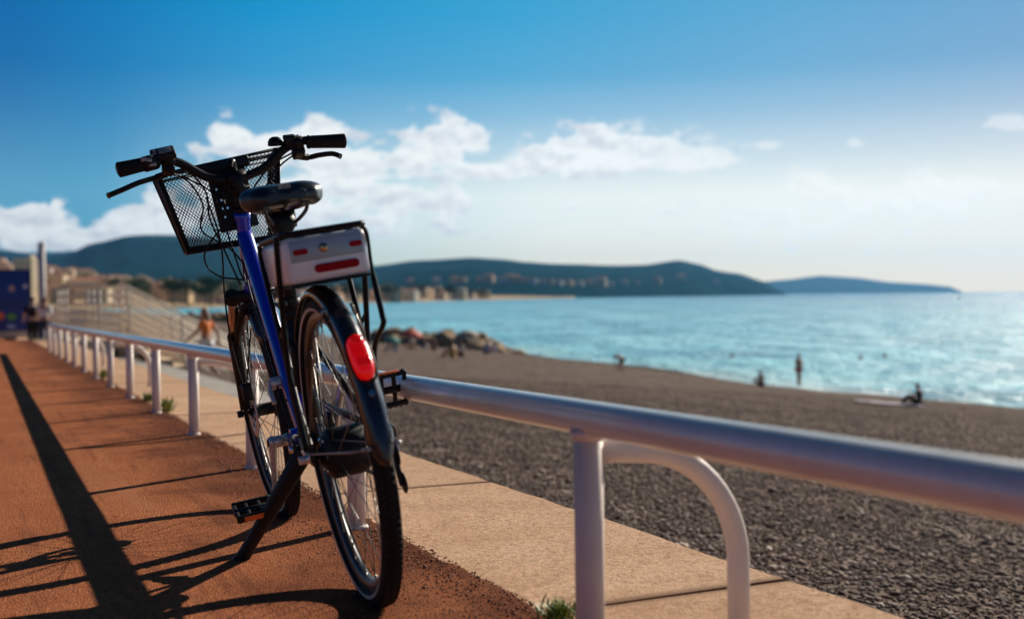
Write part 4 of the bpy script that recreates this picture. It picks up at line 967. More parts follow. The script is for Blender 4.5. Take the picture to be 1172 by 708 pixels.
mb = MB(); mb.box((WB - .045, .052, RW + .068), (.045, .030, .055), 0, ch=.008); mb.tube(spline([(WB - .045, .06, RW + .09), (WB - .08, .075, .55), (.96, .08, .70), (.90, .07, .86), (.88, .09, .99)], 6), .0026, 8); mb.build('front_brake', M_BLACKM, bike)
# stem and handlebar
mb = MB(); HC = V((0.858, 0, 1.030))
mb.tube([HT + SAX * .002, HT + SAX * .02], .0225, 18, 0); mb.tube([HT + SAX * .005, HT + SAX * .075], [.019, .016], 18); mb.tube(spline([HT + SAX * .055, HT + SAX * .09, HC + V((-.005, 0, .008))], 5), [.020] * 5 + [.019] * 6, 18)
mb.tube([HC + V((0, -.026, 0)), HC + V((0, .026, 0))], .024, 20); mb.tube([HT + SAX * .07 + V((-.012, -.028, 0)), HT + SAX * .07 + V((-.012, .028, 0))], .010, 14)
mb.tube(spline([HC + V((-.03, .018, .030)), HC + V((-.02, .01, .045)), HC + V((.01, .004, .030)), HT + SAX * .06], 5), [.010] * 5 + [.013] * 5 + [.012] * 6, 12)
mb.tube([HT + SAX * .052 + V((-.028, -.022, .0)), HT + SAX * .052 + V((-.028, -.027, .0))], .008, 12, 1)
mb.build('stem', [M_BLACK, M_CHROME], bike)
ctrl = [(.795, .312, 1.088), (.806, .235, 1.098), (.816, .190, 1.101), (.834, .145, 1.088), (.852, .085, 1.046), (.858, .035, 1.030)]
left = [V(p_) for p_ in ctrl]; right = [V((p_[0], -p_[1], p_[2] + .004)) for p_ in reversed(ctrl)]
hb = spline(left + [HC] + right, 8); mb = MB(); mb.tube(hb, .0125, 18); hbar = mb.build('handlebar', [M_BLACK], bike)
for sy in (-1, 1):
    mb = MB(); p0 = V((.7945, sy * .316, 1.088)); p1 = V((.806, sy * .205, 1.100)); dd = (p1 - p0)
    ps = [p0 + dd * t for t in (0, .02, .06, .3, .6, .9, .96, 1.0)]; mb.tube(ps, [.0160, .0205, .0212, .0200, .0188, .0180, .0200, .0160], 20, 0)
    for q in range(16): mb.lathe([(.0185, -.0012), (.0206 - q * .0001, 0), (.0185, .0012)], p0 + dd * (.12 + q * .048), dd, 20, 0)
    mb.tube([p0 - dd.normalized() * .0015, p0], .0125, 18, 1)
    mb.build('grip', [M_RUBBER, M_BLACKM], hbar)
    mb = MB(); c0 = V((.813, sy * .178, 1.088)); c0.z += 0
    mb.box(c0 + V((.018, sy * .004, -.010)), (.050, .034, .030), 0, Matrix.Rotation(.3, 3, 'Y'), ch=.008); mb.tube([V((.817, sy * .165, 1.102)), V((.811, sy * .195, 1.102))], .019, 18)
    mb.tube(spline([c0 + V((.036, sy * .012, -.022)), c0 + V((.052, sy * .040, -.026)), V((.840, sy * (.265 if sy > 0 else .240), 1.062 if sy < 0 else 1.052)), V((.828, sy * (.310 if sy > 0 else .278), 1.060 if sy < 0 else 1.038)), V((.815, sy * (.350 if sy > 0 else .298), 1.048 if sy < 0 else 1.026))], 6), [.0095] * 6 + [.0075] * 18 + [.0085], 12, 0, sx=1.5)
    mb.build('brake_lever', [M_BLACK], hbar)
# gear shifter and light patch of the left grip, control unit, bell
mb = MB(); mb.tube([V((.800, .246, 1.0945)), V((.8035, .214, 1.099))], .0215, 20, 0); mb.box(V((.790, .238, 1.104)), (.020, .030, .014), 1, Matrix.Rotation(.3, 3, 'X'), ch=.004); mb.box(V((.786, .225, 1.090)), (.010, .022, .010), 1, ch=.003); mb.build('grip_control', [M_BLACKM, M_SCREEN], hbar)
mb = MB(); Mx = Matrix.Rotation(-.55, 3, 'Y') @ Matrix.Rotation(-.10, 3, 'X'); mb.box(V((.812, .190, 1.118)), (.052, .066, .020), 0, Mx, ch=.006); du = mb.build('display', [M_BLACKM], hbar)
mb = MB(); mb.box(V((.812, .190, 1.118)) + Mx @ V((-.002, -.006, .0105)), (.030, .034, .002), 0, Mx, ch=.0006)
for q in (-1, 1): mb.box(V((.812, .190, 1.118)) + Mx @ V((-.002 + q * .008, .022, .0108)), (.010, .008, .003), 0, Mx, ch=.001)
mb.build('screen', [M_SCREEN], du)
mb = MB(); mb.tube([V((.842, -.118, 1.078)), V((.838, -.122, 1.098))], .008, 12); mb.lathe([(0, .026), (.008, .0255), (.016, .021), (.021, .012), (.022, .002), (.020, 0), (0, 0)], V((.836, -.122, 1.104)), (-.2, -.05, 1), 28); mb.tube([V((.83, -.142, 1.108)), V((.825, -.15, 1.112))], .004, 8); mb.build('bell', [M_BLACK], hbar)
mb = MB(); mb.tube([V((.826, -.150, 1.104)), V((.818, -.190, 1.106))], .0200, 18); mb.box(V((.812, -.160, 1.118)), (.030, .034, .016), 0, Matrix.Rotation(-.4, 3, 'Y'), ch=.005); mb.build('shifter', [M_BLACKM], hbar)
# basket
mb = MB()
T = {(0, 1): V((.945, .205, 1.076)), (0, -1): V((.945, -.152, 1.108)), (1, 1): V((1.185, .200, 1.095)), (1, -1): V((1.185, -.165, 1.118))}
Bt = {(0, 1): V((.965, .157, .847)), (0, -1): V((.965, -.103, .845)), (1, 1): V((1.125, .150, .850)), (1, -1): V((1.125, -.110, .852))}
def lattice(mb, A, B, D, Cc, pitch=.0098, r=.0008):
    """diamond mesh on the quad A(top left) B(top right) D(bottom right) Cc(bottom left)"""
    W_ = ((B - A).length + (D - Cc).length) / 2; H_ = ((Cc - A).length + (D - B).length) / 2
    def at(u, v): return (A.lerp(B, u)).lerp(Cc.lerp(D, u), v)
    sl = 1.45
    for sgn in (1, -1):
        k0 = -H_ / sl
        x = -H_ / sl if sgn > 0 else 0
        while x < (W_ if sgn > 0 else W_ + H_ / sl):
            pts = []
            for q in range(9):
                v = q / 8; xx = x + sgn * v * H_ / sl
                if -1e-6 <= xx <= W_: pts.append(at(xx / W_, v))
            # clip ends exactly
            if sgn > 0 and x < 0: pts.insert(0, at(0, -x * sl / H_))
            if sgn > 0 and x + H_ / sl > W_: pts.append(at(1, (W_ - x) * sl / H_))
            if sgn < 0 and x > W_: pts.insert(0, at(1, (x - W_) * sl / H_))
            if sgn < 0 and x - H_ / sl < 0: pts.append(at(0, x * sl / H_))
            if len(pts) > 1: mb.tube(pts, r, 4, 0, False)
            x += pitch
lattice(mb, T[0, 1], T[0, -1], Bt[0, -1], Bt[0, 1]); lattice(mb, T[1, 1], T[1, -1], Bt[1, -1], Bt[1, 1])
lattice(mb, T[0, 1], T[1, 1], Bt[1, 1], Bt[0, 1]); lattice(mb, T[0, -1], T[1, -1], Bt[1, -1], Bt[0, -1]); lattice(mb, Bt[0, 1], Bt[0, -1], Bt[1, -1], Bt[1, 1])
bk = mb.build('basket', [M_BLACK], bike)
mb = MB()
for L_, rr in ((T, .0048), (Bt, .0042)):
    cs_ = [L_[0, 1], L_[0, -1], L_[1, -1], L_[1, 1]]
    for i in range(4): mb.tube([cs_[i], cs_[(i + 1) % 4]], rr, 10)
for kx in (0, 1):
    for sy in (1, -1):
        mb.tube([T[kx, sy], Bt[kx, sy]], .0048, 10)
        if True:
            a_, b_ = T[kx, sy], Bt[kx, sy]; off = V((0, -sy * .010, 0)); mb.add([a_, a_ + off, b_ + off, b_, a_ + V((.001, 0, 0)), a_ + off + V((.001, 0, 0)), b_ + off + V((.001, 0, 0)), b_ + V((.001, 0, 0))], [(0, 1, 2, 3), (4, 5, 6, 7), (0, 1, 5, 4), (2, 3, 7, 6), (0, 3, 7, 4), (1, 2, 6, 5)])
for kx in (0, 1):
    up_ = V((0, 0, .016)); a_, b_ = Bt[kx, 1], Bt[kx, -1]
    mb.add([a_, b_, b_ + up_, a_ + up_, a_ + V((.001, 0, 0)), b_ + V((.001, 0, 0)), b_ + up_ + V((.001, 0, 0)), a_ + up_ + V((.001, 0, 0))], [(0, 1, 2, 3), (4, 5, 6, 7), (0, 1, 5, 4), (2, 3, 7, 6), (0, 3, 7, 4), (1, 2, 6, 5)])
    a_, b_ = T[kx, 1], T[kx, -1]; dn_ = V((0, 0, -.018)); mb.tube([a_ + dn_, b_ + dn_], .0022, 8)
mb.build('basket_frame', [M_BLACK], bk)
mb = MB(); mb.box((.932, .018, 1.078), (.030, .146, .034), 0, Matrix.Rotation(-.085, 3, 'X'), ch=.007)
mb.box((.936, .010, .985), (.016, .112, .190), 0, Matrix.Rotation(-.06, 3, 'X'), ch=.005); mb.box((.925, .0, 1.010), (.026, .060, .090), 0, ch=.006)
mb.tube([(.90, .03, .99), (.93, .03, .99)], .012, 12); mb.tube([(.90, -.03, .99), (.93, -.03, .99)], .012, 12); mb.tube([(.862, .035, 1.028), (.925, .035, 1.04)], .010, 12); mb.tube([(.862, -.035, 1.03), (.925, -.035, 1.045)], .010, 12)
pl_ = mb.build('mounting_plate', [M_BLACKM], bk)
mb = MB()
for (y, z) in ((.063, 1.054), (-.040, 1.066), (.052, 1.012), (.055, .978), (.043, .980), (.045, .955), (.042, .930), (-.015, .925), (.030, .955)): mb.tube([(.9275, y, z), (.924, y, z)], .0034, 10)
mb.box((.926, .034, .985), (.003, .006, .034), 0, ch=.001)
mb.build('bolt', M_CHROME, pl_)
# cables from the bars to the frame
mb = MB()
for pth in ([(.845, .19, 1.075), (.875, .12, 1.06), (.895, .085, 1.00), (.90, .088, .93), (.90, .06, .82), (.915, .035, .73)],
            [(.845, .185, 1.07), (.89, .13, 1.05), (.905, .06, .99), (.91, .045, .88), (.905, .035, .80), (.90, .03, .76), (.86, .02, .72)],
            [(.85, -.17, 1.08), (.88, -.10, 1.05), (.90, -.02, .97), (.895, .06, .90), (.90, .115, .845), (.905, .12, .80), (.91, .09, .765), (.915, .03, .745), (.92, .0, .735)],
            [(.85, -.175, 1.075), (.885, -.12, 1.04), (.905, -.05, .95), (.905, .0, .85), (.90, .02, .78), (.885, .024, .74)],
            [(.85, .195, 1.08), (.88, .15, 1.058), (.90, .12, 1.03), (.90, .10, .97), (.905, .115, .90), (.90, .05, .84), (.905, .015, .78), (.915, .015, .74)],
            [(.84, .18, 1.09), (.87, .13, 1.082), (.885, .07, 1.06), (.89, .03, 1.05)]):
    mb.tube(spline(pth, 7), .0026, 8)
mb.build('cables', M_BLACKM, bike)
mb = MB()   # cable hooks and clips on the blue tube
mb.tube(spline([(.905, .015, .74), (.80, .028, .70), (.66, .034, .545), (.50, .036, .38), (.43, .03, .31)], 7), .003, 8)
for (x, z) in ((.78, .715), (.66, .57), (.54, .415)): mb.tube([(x, -.0265, z), (x, .0265, z)], .004, 8)
mb.build('cable_clip', M_BLACKM, bike)
# silver folding clamp low on the frame
mb = MB(); mb.tube([(.585, .015, .462), (.585, .050, .460)], .0165, 20); mb.tube([(.585, .050, .460), (.585, .056, .460)], [.013, .008], 20); mb.tube(spline([(.580, .050, .460), (.565, .056, .440), (.545, .054, .412)], 5), .006, 10); mb.build('frame_clamp', M_SILVER, bike)

# ------------------------------------------------------------------ stairs down to the beach with pale tubular rails
M_STAIRP = plain('cream_rail_paint', (0.82, 0.70, 0.54), 0.5)
M_STAIRC = plain('sandy_concrete', (0.66, 0.50, 0.34), 0.9, scale=3)
hV = V((vA.x, vA.y, 0)).normalized()
st = empty('staircase', pr(1.75, 27.5), 'beach stairs with pale tubular guard rails beyond the end of the low railing', 'staircase')
def sp_(s, a, z): p = pr(s, a, 0); p.z = float(z); return p
zt_ = pr(1.72, 28, 0).z + .02
S0, S1 = 1.72, 3.15; aN, aF = 27.3, 30.6; NS = 15; rise, run = 0.165, 0.30
mb = MB()
def slab8(mb, s0, s1, a0, a1, z0, z1, mi=0):
    vs = [sp_(s, a, z) for z in (z0, z1) for (s, a) in ((s0, a0), (s1, a0), (s1, a1), (s0, a1))]
    for i, (s, a) in enumerate(((s0, a0), (s1, a0), (s1, a1), (s0, a1))): vs[i].z = z0; vs[i + 4].z = z1
    mb.add(vs, [(0, 3, 2, 1), (4, 5, 6, 7), (0, 1, 5, 4), (1, 2, 6, 5), (2, 3, 7, 6), (3, 0, 4, 7)], mi)
slab8(mb, S0, S1, aN, aF, zt_ - .22, zt_)
for i in range(NS): slab8(mb, S1 + i * run + .001, S1 + (i + 1) * run, aN, aF, zt_ - (i + 1) * rise - .20, zt_ - (i + 1) * rise)
for (s_a, s_b) in ((S0, S0 + .3), (S1 - .3, S1), (S1 + NS * run * .55, S1 + NS * run * .55 + .25)):
    for a_a in (aN + .3, aF - .6): slab8(mb, s_a, s_b, a_a, a_a + .3, zt_ - 4.2, zt_ - .221 - max(0, (s_a - S1) / run * rise))
child(mb.build('steps', M_STAIRC), st)
s2 = S1 + NS * run; z2 = zt_ - NS * rise
for a_ in (aN + .08, (aN + aF) / 2, aF - .08):
    mb = MB(); RHt = 1.22
    for q in range(6):
        h = RHt - q * .205
        mb.tube([sp_(S0, a_, zt_ + h), sp_(S1 - .1, a_, zt_ + h), sp_(s2, a_, z2 + h)], .026 if q else .034, 10)
    for s in (S0, (S0 + S1) / 2, S1 - .08): mb.tube([sp_(s, a_, zt_), sp_(s, a_, zt_ + RHt)], .028, 10)
    for t in (.25, .5, .75, 1): mb.tube([sp_(S1 + (s2 - S1) * t, a_, zt_ + (z2 - zt_) * t), sp_(S1 + (s2 - S1) * t, a_, zt_ + (z2 - zt_) * t + RHt)], .028, 10)
    child(mb.build('guard_rail', M_STAIRP), st)
# long grey concrete steps along the foot of the wall
for i in range(1):
    mb = MB(); seg = [(a, a + 3.0) for a in np.arange(12.5, 26, 3.0)]
    for (a0, a1) in seg:
        for k_ in range(3):
            s0 = 1.72 + k_ * .62; z0 = pr(1.7, a0).z - .30 - k_ * .105; z1 = pr(1.7, a1).z - .30 - k_ * .105
            vs = [sp_(s, a, z) for (s, a, z) in ((s0, a0, z0 - .9), (s0 + .62, a0, z0 - .9), (s0 + .62, a1, z1 - .9), (s0, a1, z1 - .9), (s0, a0, z0), (s0 + .62, a0, z0), (s0 + .62, a1, z1), (s0, a1, z1))]
            mb.add(vs, [(4, 5, 6, 7), (0, 1, 5, 4), (1, 2, 6, 5), (2, 3, 7, 6)])
    tag(mb.build('concrete_steps', M_GREY), 'broad grey concrete steps along the foot of the wall behind the railing', 'steps')
# pillar and blue trailer at the far end of the promenade
M_PIL = plain('pale_stone_pillar', (0.62, 0.56, 0.52), 0.8, scale=4)
def base_at(px, py, D): r = ray(px, py); return V((0, 0, CAMH)) + r * (-D / r.z)
bp = base_at(48.5, 385.5, 1.64); pd = bp.y
ph = (pd / F_PX) * (385.5 - 276)
rt = empty('pillar', bp, 'tall pale round pillar standing beyond the two people at the end of the railing', 'pillar')
mb = MB(); rr_ = 4.4 * pd / F_PX; mb.tube([(0, 0, 0), (0, 0, ph - .25)], [rr_, rr_ * .93], 24); mb.build('shaft', M_PIL, rt)
mb = MB(); mb.lathe([(rr_ * .95, 0), (rr_ * .95, .08), (rr_ * .8, .16), (rr_ * .45, .24), (0, .26)], (0, 0, ph - .26), (0, 0, 1), 24); mb.build('cap', M_PIL, rt)
mb = MB(); mb.lathe([(rr_ * 1.5, 0), (rr_ * 1.5, .15), (rr_ * 1.1, .22), (0, .22)], (0, 0, 0), (0, 0, 1), 24); mb.build('plinth', M_PIL, rt)
M_TB = plain('deep_blue_panel', (0.003, 0.030, 0.22), 0.4, scale=2); M_TB2 = plain('darker_blue_trim', (0.006, 0.02, 0.12), 0.4)
M_PINK = plain('pale_pink_print', (0.75, 0.68, 0.75), 0.5); M_BG = plain('beige_print', (0.42, 0.30, 0.26), 0.5); M_ORP = plain('orange_print', (0.80, 0.16, 0.03), 0.5); M_GRP = plain('green_print', (0.10, 0.34, 0.05), 0.5); M_LBP = plain('pale_blue_print', (0.35, 0.45, 0.70), 0.5); M_SKIRT = plain('sandy_white_skirt', (0.55, 0.44, 0.36), 0.7)
bp = base_at(36, 391, 1.64); td = bp.y; u = td / F_PX
tr = empty('trailer', bp, 'deep blue box trailer with faded badges and pale skirt, far along the promenade', 'trailer')
ang = -math.atan2(bp.x, bp.y); tr.rotation_euler = (0, 0, ang + R(2))
TW = 3.4; Hh = 81 * u
mb = MB(); mb.box((-TW / 2, 1.1, (Hh + .42) / 2 + 0.0), (TW, 2.2, Hh - .42), 0, ch=.05); mb.box((-TW / 2, 1.1, Hh + .02), (TW + .06, 2.26, .07), 1, ch=.02)
for x in (-TW + .03, -.03): mb.box((x, -.012, (Hh + .42) / 2), (.07, .03, Hh - .5), 1)
mb.build('body', [M_TB, M_TB2], tr)
mb = MB(); mb.box((-TW / 2, 1.1, .30), (TW - .1, 2.1, .26), 0, ch=.03); mb.build('skirt', M_SKIRT, tr)
mb = MB()
for x in (-.7, -TW + .7):
    for y in (.35, 1.85): mb.lathe([(0, -.09), (.17, -.09), (.24, -.07), (.24, .07), (.17, .09), (0, .09)], (x, y, .24), (0, 1, 0), 24)
mb.build('wheel', M_RUBBER, tr)
def disc(x, z, r, mat, nm, sq=1.0, seg=20):
    mb = MB(); vs = [(x + r * math.cos(2 * math.pi * i / seg), -.030, z + sq * r * math.sin(2 * math.pi * i / seg)) for i in range(seg)] + [(x + r * math.cos(2 * math.pi * i / seg), -.002, z + sq * r * math.sin(2 * math.pi * i / seg)) for i in range(seg)]
    mb.add(vs, [tuple(range(seg))] + [(i, (i + 1) % seg, seg + (i + 1) % seg, seg + i) for i in range(seg)], 0); return mb.build(nm, mat, tr)
def tpx(px, py): return ((px - 36) * u, (391 - py) * u)
for (px, py, r, mt, sq) in ((30, 327.5, 2.4, M_PINK, 1), (16, 330, 3.2, M_BG, 1.25), (3, 361, 5.0, M_ORP, .9), (15.5, 362, 5.0, M_GRP, .75), (15, 373, 4.6, M_LBP, .5), (-14, 335, 4, M_BG, 1.2)):
    x, z = tpx(px, py); disc(x, z, r * u, mt, 'badge', sq)
for (py, mt) in ((344, M_TB2), (350, M_TB2)):
    x, z = tpx(14, py); mb = MB(); mb.box((x, -.02, z), (26 * u, .03, 2.2 * u), 0); mb.build('panel_stripe', mt, tr)

# ------------------------------------------------------------------ people: one continuous body each, hair and clothes as children
M_SKIN = plain('tanned_skin', (0.42, 0.20, 0.12), 0.55, scale=8); M_SKIN2 = plain('fair_skin', (0.56, 0.34, 0.24), 0.55, scale=8); M_HAIR = plain('dark_brown_hair', (0.03, 0.018, 0.012), 0.6, scale=40); M_HAIRR = plain('auburn_hair', (0.16, 0.06, 0.025), 0.6, scale=40)
CL = dict(black=plain('black_cloth', (0.012, 0.012, 0.014), 0.9), white=plain('white_cloth', (0.72, 0.70, 0.68), 0.9), orange=plain('orange_cloth', (0.72, 0.20, 0.04), 0.9), red=plain('red_swimwear', (0.42, 0.04, 0.025), 0.8), navy=plain('navy_cloth', (0.02, 0.03, 0.08), 0.9), denim=plain('denim_cloth', (0.08, 0.12, 0.22), 0.9), blue=plain('sky_blue_cloth', (0.12, 0.24, 0.55), 0.9), yellow=plain('straw_yellow_cloth', (0.55, 0.36, 0.10), 0.9), teal=plain('teal_cloth', (0.05, 0.26, 0.20), 0.9))
def skin(name, joints, edges, radii, mat, parent, sub=2, root=0):
    me = bpy.data.meshes.new('tmp'); me.from_pydata([tuple(j) for j in joints], edges, []); ob = bpy.data.objects.new('tmp', me); C.objects.link(ob)
    md = ob.modifiers.new('s', 'SKIN'); md.use_smooth_shade = True
    for i, r in enumerate(radii): me.skin_vertices[0].data[i].radius = r if isinstance(r, tuple) else (r, r); me.skin_vertices[0].data[i].use_root = (i == root)
    sb = ob.modifiers.new('b', 'SUBSURF'); sb.levels = sub; sb.render_levels = sub
    dg = bpy.context.evaluated_depsgraph_get(); dg.update(); res = bpy.data.meshes.new_from_object(ob.evaluated_get(dg)); res.name = name
    bpy.data.objects.remove(ob); bpy.data.meshes.remove(me)
    res.materials.clear(); res.materials.append(mat)
    for p_ in res.polygons: p_.use_smooth = True
    o = bpy.data.objects.new(name, res); C.objects.link(o); o.parent = parent; return o
POSE = dict(
  stand=dict(pel=(0, 0, .93), ch=(0, .01, 1.25), nk=(0, 0, 1.47), hd=(0, .02, 1.60), sh=.17, lk=(.10, .02, .50), la=(.11, -.01, .08), rk=(-.10, .02, .50), ra=(-.11, -.01, .08), le=(.26, -.03, 1.14), lw=(.27, .06, .90), re=(-.26, -.03, 1.14), rw=(-.27, .06, .90)),
  walk=dict(pel=(0, 0, .92), ch=(0, .02, 1.24), nk=(0, .03, 1.46), hd=(0, .06, 1.59), sh=.17, lk=(.09, .20, .52), la=(.09, .26, .09), rk=(-.09, -.02, .49), ra=(-.09, -.34, .16), le=(.23, -.16, 1.16), lw=(.24, -.20, .93), re=(-.23, .12, 1.15), rw=(-.22, .32, 1.0)),
  akimbo=dict(pel=(0, 0, .93), ch=(0, .02, 1.25), nk=(0, .01, 1.47), hd=(.01, .04, 1.60), sh=.17, lk=(.10, .02, .50), la=(.12, -.01, .08), rk=(-.08, .05, .50), ra=(-.10, .03, .08), le=(.40, -.06, 1.20), lw=(.19, .06, 1.06), re=(-.22, .0, 1.14), rw=(-.12, .16, 1.0)),
  bend=dict(pel=(0, -.12, .78), ch=(0, .20, .92), nk=(0, .42, .96), hd=(0, .55, .90), sh=.16, lk=(.08, .06, .44), la=(.09, -.08, .08), rk=(-.08, .10, .44), ra=(-.09, .06, .08), le=(.17, .30, .66), lw=(.10, .26, .44), re=(-.17, .34, .66), rw=(-.10, .34, .40)),
  sit=dict(pel=(0, 0, .12), ch=(0, -.04, .44), nk=(0, .02, .66), hd=(0, .07, .79), sh=.17, lk=(.16, .40, .42), la=(.12, .62, .07), rk=(-.14, .42, .40), ra=(-.10, .66, .07), le=(.24, .12, .42), lw=(.12, .38, .40), re=(-.24, .10, .40), rw=(-.10, .36, .38)),
  wade=dict(pel=(0, 0, .93), ch=(0, .01, 1.25), nk=(0, 0, 1.47), hd=(0, .02, 1.60), sh=.17, lk=(.10, .02, .50), la=(.11, -.01, .08), rk=(-.10, .02, .50), ra=(-.11, -.01, .08), le=(.36, .1, 1.28), lw=(.50, .3, 1.36), re=(-.36, .1, 1.28), rw=(-.50, .3, 1.36)))
def person(loc, yaw, pose, sc, label, top, bot, hair=M_HAIR, skinm=M_SKIN, group=None, long_hair=False, bag=None, cat='person'):
    q = {k_: (V(v_) if isinstance(v_, tuple) else v_) for k_, v_ in POSE[pose].items()}
    rt = empty('person', loc, label, cat, group); rt.rotation_euler = (0, 0, yaw); rt.scale = (sc, sc, sc)
    sh = q['sh']; up = (q['nk'] - q['ch']).normalized(); shc = q['nk'] - up * .09
    ls = shc + V((sh, 0, 0)); rs_ = shc - V((sh, 0, 0)); lh = q['pel'] + V((.09, 0, -.03)); rh = q['pel'] + V((-.09, 0, -.03))
    fwd = V((0, .13, -.03)); 
    J = [q['pel'], q['ch'], shc, q['nk'], q['hd'], q['hd'] + (q['hd'] - q['nk']).normalized() * .09, ls, q['le'], q['lw'], q['lw'] + (q['lw'] - q['le']).normalized() * .13, rs_, q['re'], q['rw'], q['rw'] + (q['rw'] - q['re']).normalized() * .13, lh, q['lk'], q['la'], q['la'] + fwd, rh, q['rk'], q['ra'], q['ra'] + fwd]
    E_ = [(0, 1), (1, 2), (2, 3), (3, 4), (4, 5), (2, 6), (6, 7), (7, 8), (8, 9), (2, 10), (10, 11), (11, 12), (12, 13), (0, 14), (14, 15), (15, 16), (16, 17), (0, 18), (18, 19), (19, 20), (20, 21)]
    Rd = [(.15, .105), (.145, .10), (.12, .085), .055, (.085, .098), (.062, .07), .058, .042, .028, .022, .058, .042, .028, .022, .095, .062, .042, .030, .095, .062, .042, .030]
    body = skin('body', J, E_, Rd, skinm, rt)
    # nose and ears as small bumps in the same skin are below the size the picture shows; hair frames the face
    hd = q['hd']; hv = (hd - q['nk']).normalized()
    HJ = [hd + hv * .085 + V((0, -.01, 0)), hd + hv * .04 + V((0, -.055, 0)), hd - hv * .04 + V((0, -.062, 0))] + ([hd - hv * .22 + V((0, -.10, 0))] if long_hair else [])
    skin('hair', HJ, [(i, i + 1) for i in range(len(HJ) - 1)], [(.088, .075), (.086, .055), (.07, .045)] + ([(.07, .035)] if long_hair else []), hair, rt, 2)
    if top:
        TJ = [q['pel'] + up * .06, q['ch'], shc, ls, ls.lerp(q['le'], .75), rs_, rs_.lerp(q['re'], .75)]
        skin('top', TJ, [(0, 1), (1, 2), (2, 3), (3, 4), (2, 5), (5, 6)], [(.165, .118), (.158, .113), (.13, .095), .070, .062, .070, .062], CL[top], rt)
    if bot:
        kind, colr_ = bot; f_ = {'trousers': 1.0, 'shorts': .75, 'briefs': .18}[kind]
        def legp(h_, k_, a_): return [h_.lerp(k_, min(1, f_ * 1.0) if f_ < 1 else 1.0)] + ([k_.lerp(a_, .9)] if f_ >= 1 else [])
        L1 = legp(lh, q['lk'], q['la']); L2 = legp(rh, q['rk'], q['ra']); BJ = [q['pel'] + up * .03, lh] + L1 + [rh] + L2; n1_ = len(L1)
        ed = [(0, 1)] + [(1 + i, 2 + i) for i in range(n1_)] + [(0, 2 + n1_)] + [(2 + n1_ + i, 3 + n1_ + i) for i in range(n1_)]
        rd = [(.163, .118), .108] + ([.078] if n1_ == 1 else [.076, .056]) + [.108] + ([.078] if n1_ == 1 else [.076, .056])
        skin({'trousers': 'trousers', 'shorts': 'shorts', 'briefs': 'swimsuit'}[kind], BJ, ed, rd, CL[colr_], rt)
    if bag:
        b_ = skin('backpack', [q['ch'] + V((0, -.20, -.16)), q['ch'] + V((0, -.22, .06)), shc + V((0, -.19, .02))], [(0, 1), (1, 2)], [(.16, .11), (.17, .12), (.12, .08)], CL[bag], rt)
    return rt
pb = base_at(38, 402, 1.63); yaw0 = -math.atan2(pb.x, pb.y)
person(pb, yaw0 + .15, 'walk', .98, 'person in black with a bulky black backpack walking away beside the trailer', 'black', ('trousers', 'black'), bag='black', skinm=M_SKIN2)
pb = base_at(51, 402.5, 1.63)
person(pb, yaw0 - .2, 'walk', .97, 'person in pale top and dark trousers, right of the one with the backpack', 'white', ('trousers', 'navy'), skinm=M_SKIN, bag=None)
# bag with an orange panel held by the second person
d_w = at_depth(237, 436, 25.0)
person(V((d_w.x, d_w.y, d_w.z)), -math.atan2(d_w.x, d_w.y) + 1.2, 'walk', .97, 'auburn haired person in orange top and white shorts walking behind the railing', 'orange', ('shorts', 'white'), hair=M_HAIRR, long_hair=True, skinm=M_SKIN)
def beach_at(px, py):
    r = ray(px, py); o_ = V((0, 0, CAMH)); t = 3.0
    while t < 400:
        p = o_ + r * t; s = p.x * vS.x + p.y * vS.y; a = p.x * hV.x + p.y * hV.y
        if s > 1.8:
            z = max(beach(s, a).z, SEA - .08)
            if p.z <= z: return V((p.x, p.y, z))
        t += 0.1
    return on_sea(px, py)
p_ = beach_at(914, 442.5); person(p_, -math.atan2(p_.x, p_.y) - .9, 'akimbo', 1.1, 'tanned person in red swimwear standing with a hand on the hip at the water edge', None, ('briefs', 'red'), hair=M_HAIR)
p_ = beach_at(711, 425.5); person(p_, -math.atan2(p_.x, p_.y) + .75, 'bend', 1.0, 'person bending forward at the water edge, farthest along the beach', None, ('briefs', 'black'), hair=M_HAIR)
p_ = beach_at(871, 442); person(p_, -math.atan2(p_.x, p_.y) + .5, 'sit', .95, 'fair skinned person sitting by the water left of the standing one in red', None, ('shorts', 'black'), hair=M_HAIR, skinm=M_SKIN2)
p_ = beach_at(1052, 465); person(p_, -math.atan2(p_.x, p_.y) + 1.4, 'sit', .85, 'dark clothed person sitting beside a pale towel near the water on the right', 'black', ('trousers', 'black'), hair=M_HAIR)
# towel beside that person
def towel(px, py, L, Wd, yaw, mat, label):
    p = beach_at(px, py); mb = MB(); n_ = 14; m_ = 6; vs = []
    for i in range(n_ + 1):
        for j in range(m_ + 1):
            x = (i / n_ - .5) * L; y = (j / m_ - .5) * Wd; X = math.cos(yaw) * x - math.sin(yaw) * y; Y = math.sin(yaw) * x + math.cos(yaw) * y
            s = (p.x + X) * vS.x + (p.y + Y) * vS.y; a = (p.x + X) * hV.x + (p.y + Y) * hV.y
            vs.append(V((X, Y, beach(s, a).z - p.z + .045 + .02 * noise.noise(V((x * 4, y * 4, 1))))))
    f_ = [(i * (m_ + 1) + j, i * (m_ + 1) + j + 1, (i + 1) * (m_ + 1) + j + 1, (i + 1) * (m_ + 1) + j) for i in range(n_) for j in range(m_)]
    mb.add(vs, f_, 0, True); o = mb.build('towel', mat); o.location = p; sl = o.modifiers.new('s', 'SOLIDIFY'); sl.thickness = .02
    return tag(o, label, 'towel')
M_TOW = plain('lilac_white_towel', (0.62, 0.56, 0.62), 0.95)
towel(1018, 463.5, 2.1, .95, -.25, M_TOW, 'pale towel spread on the pebbles beside the dark sitting person')
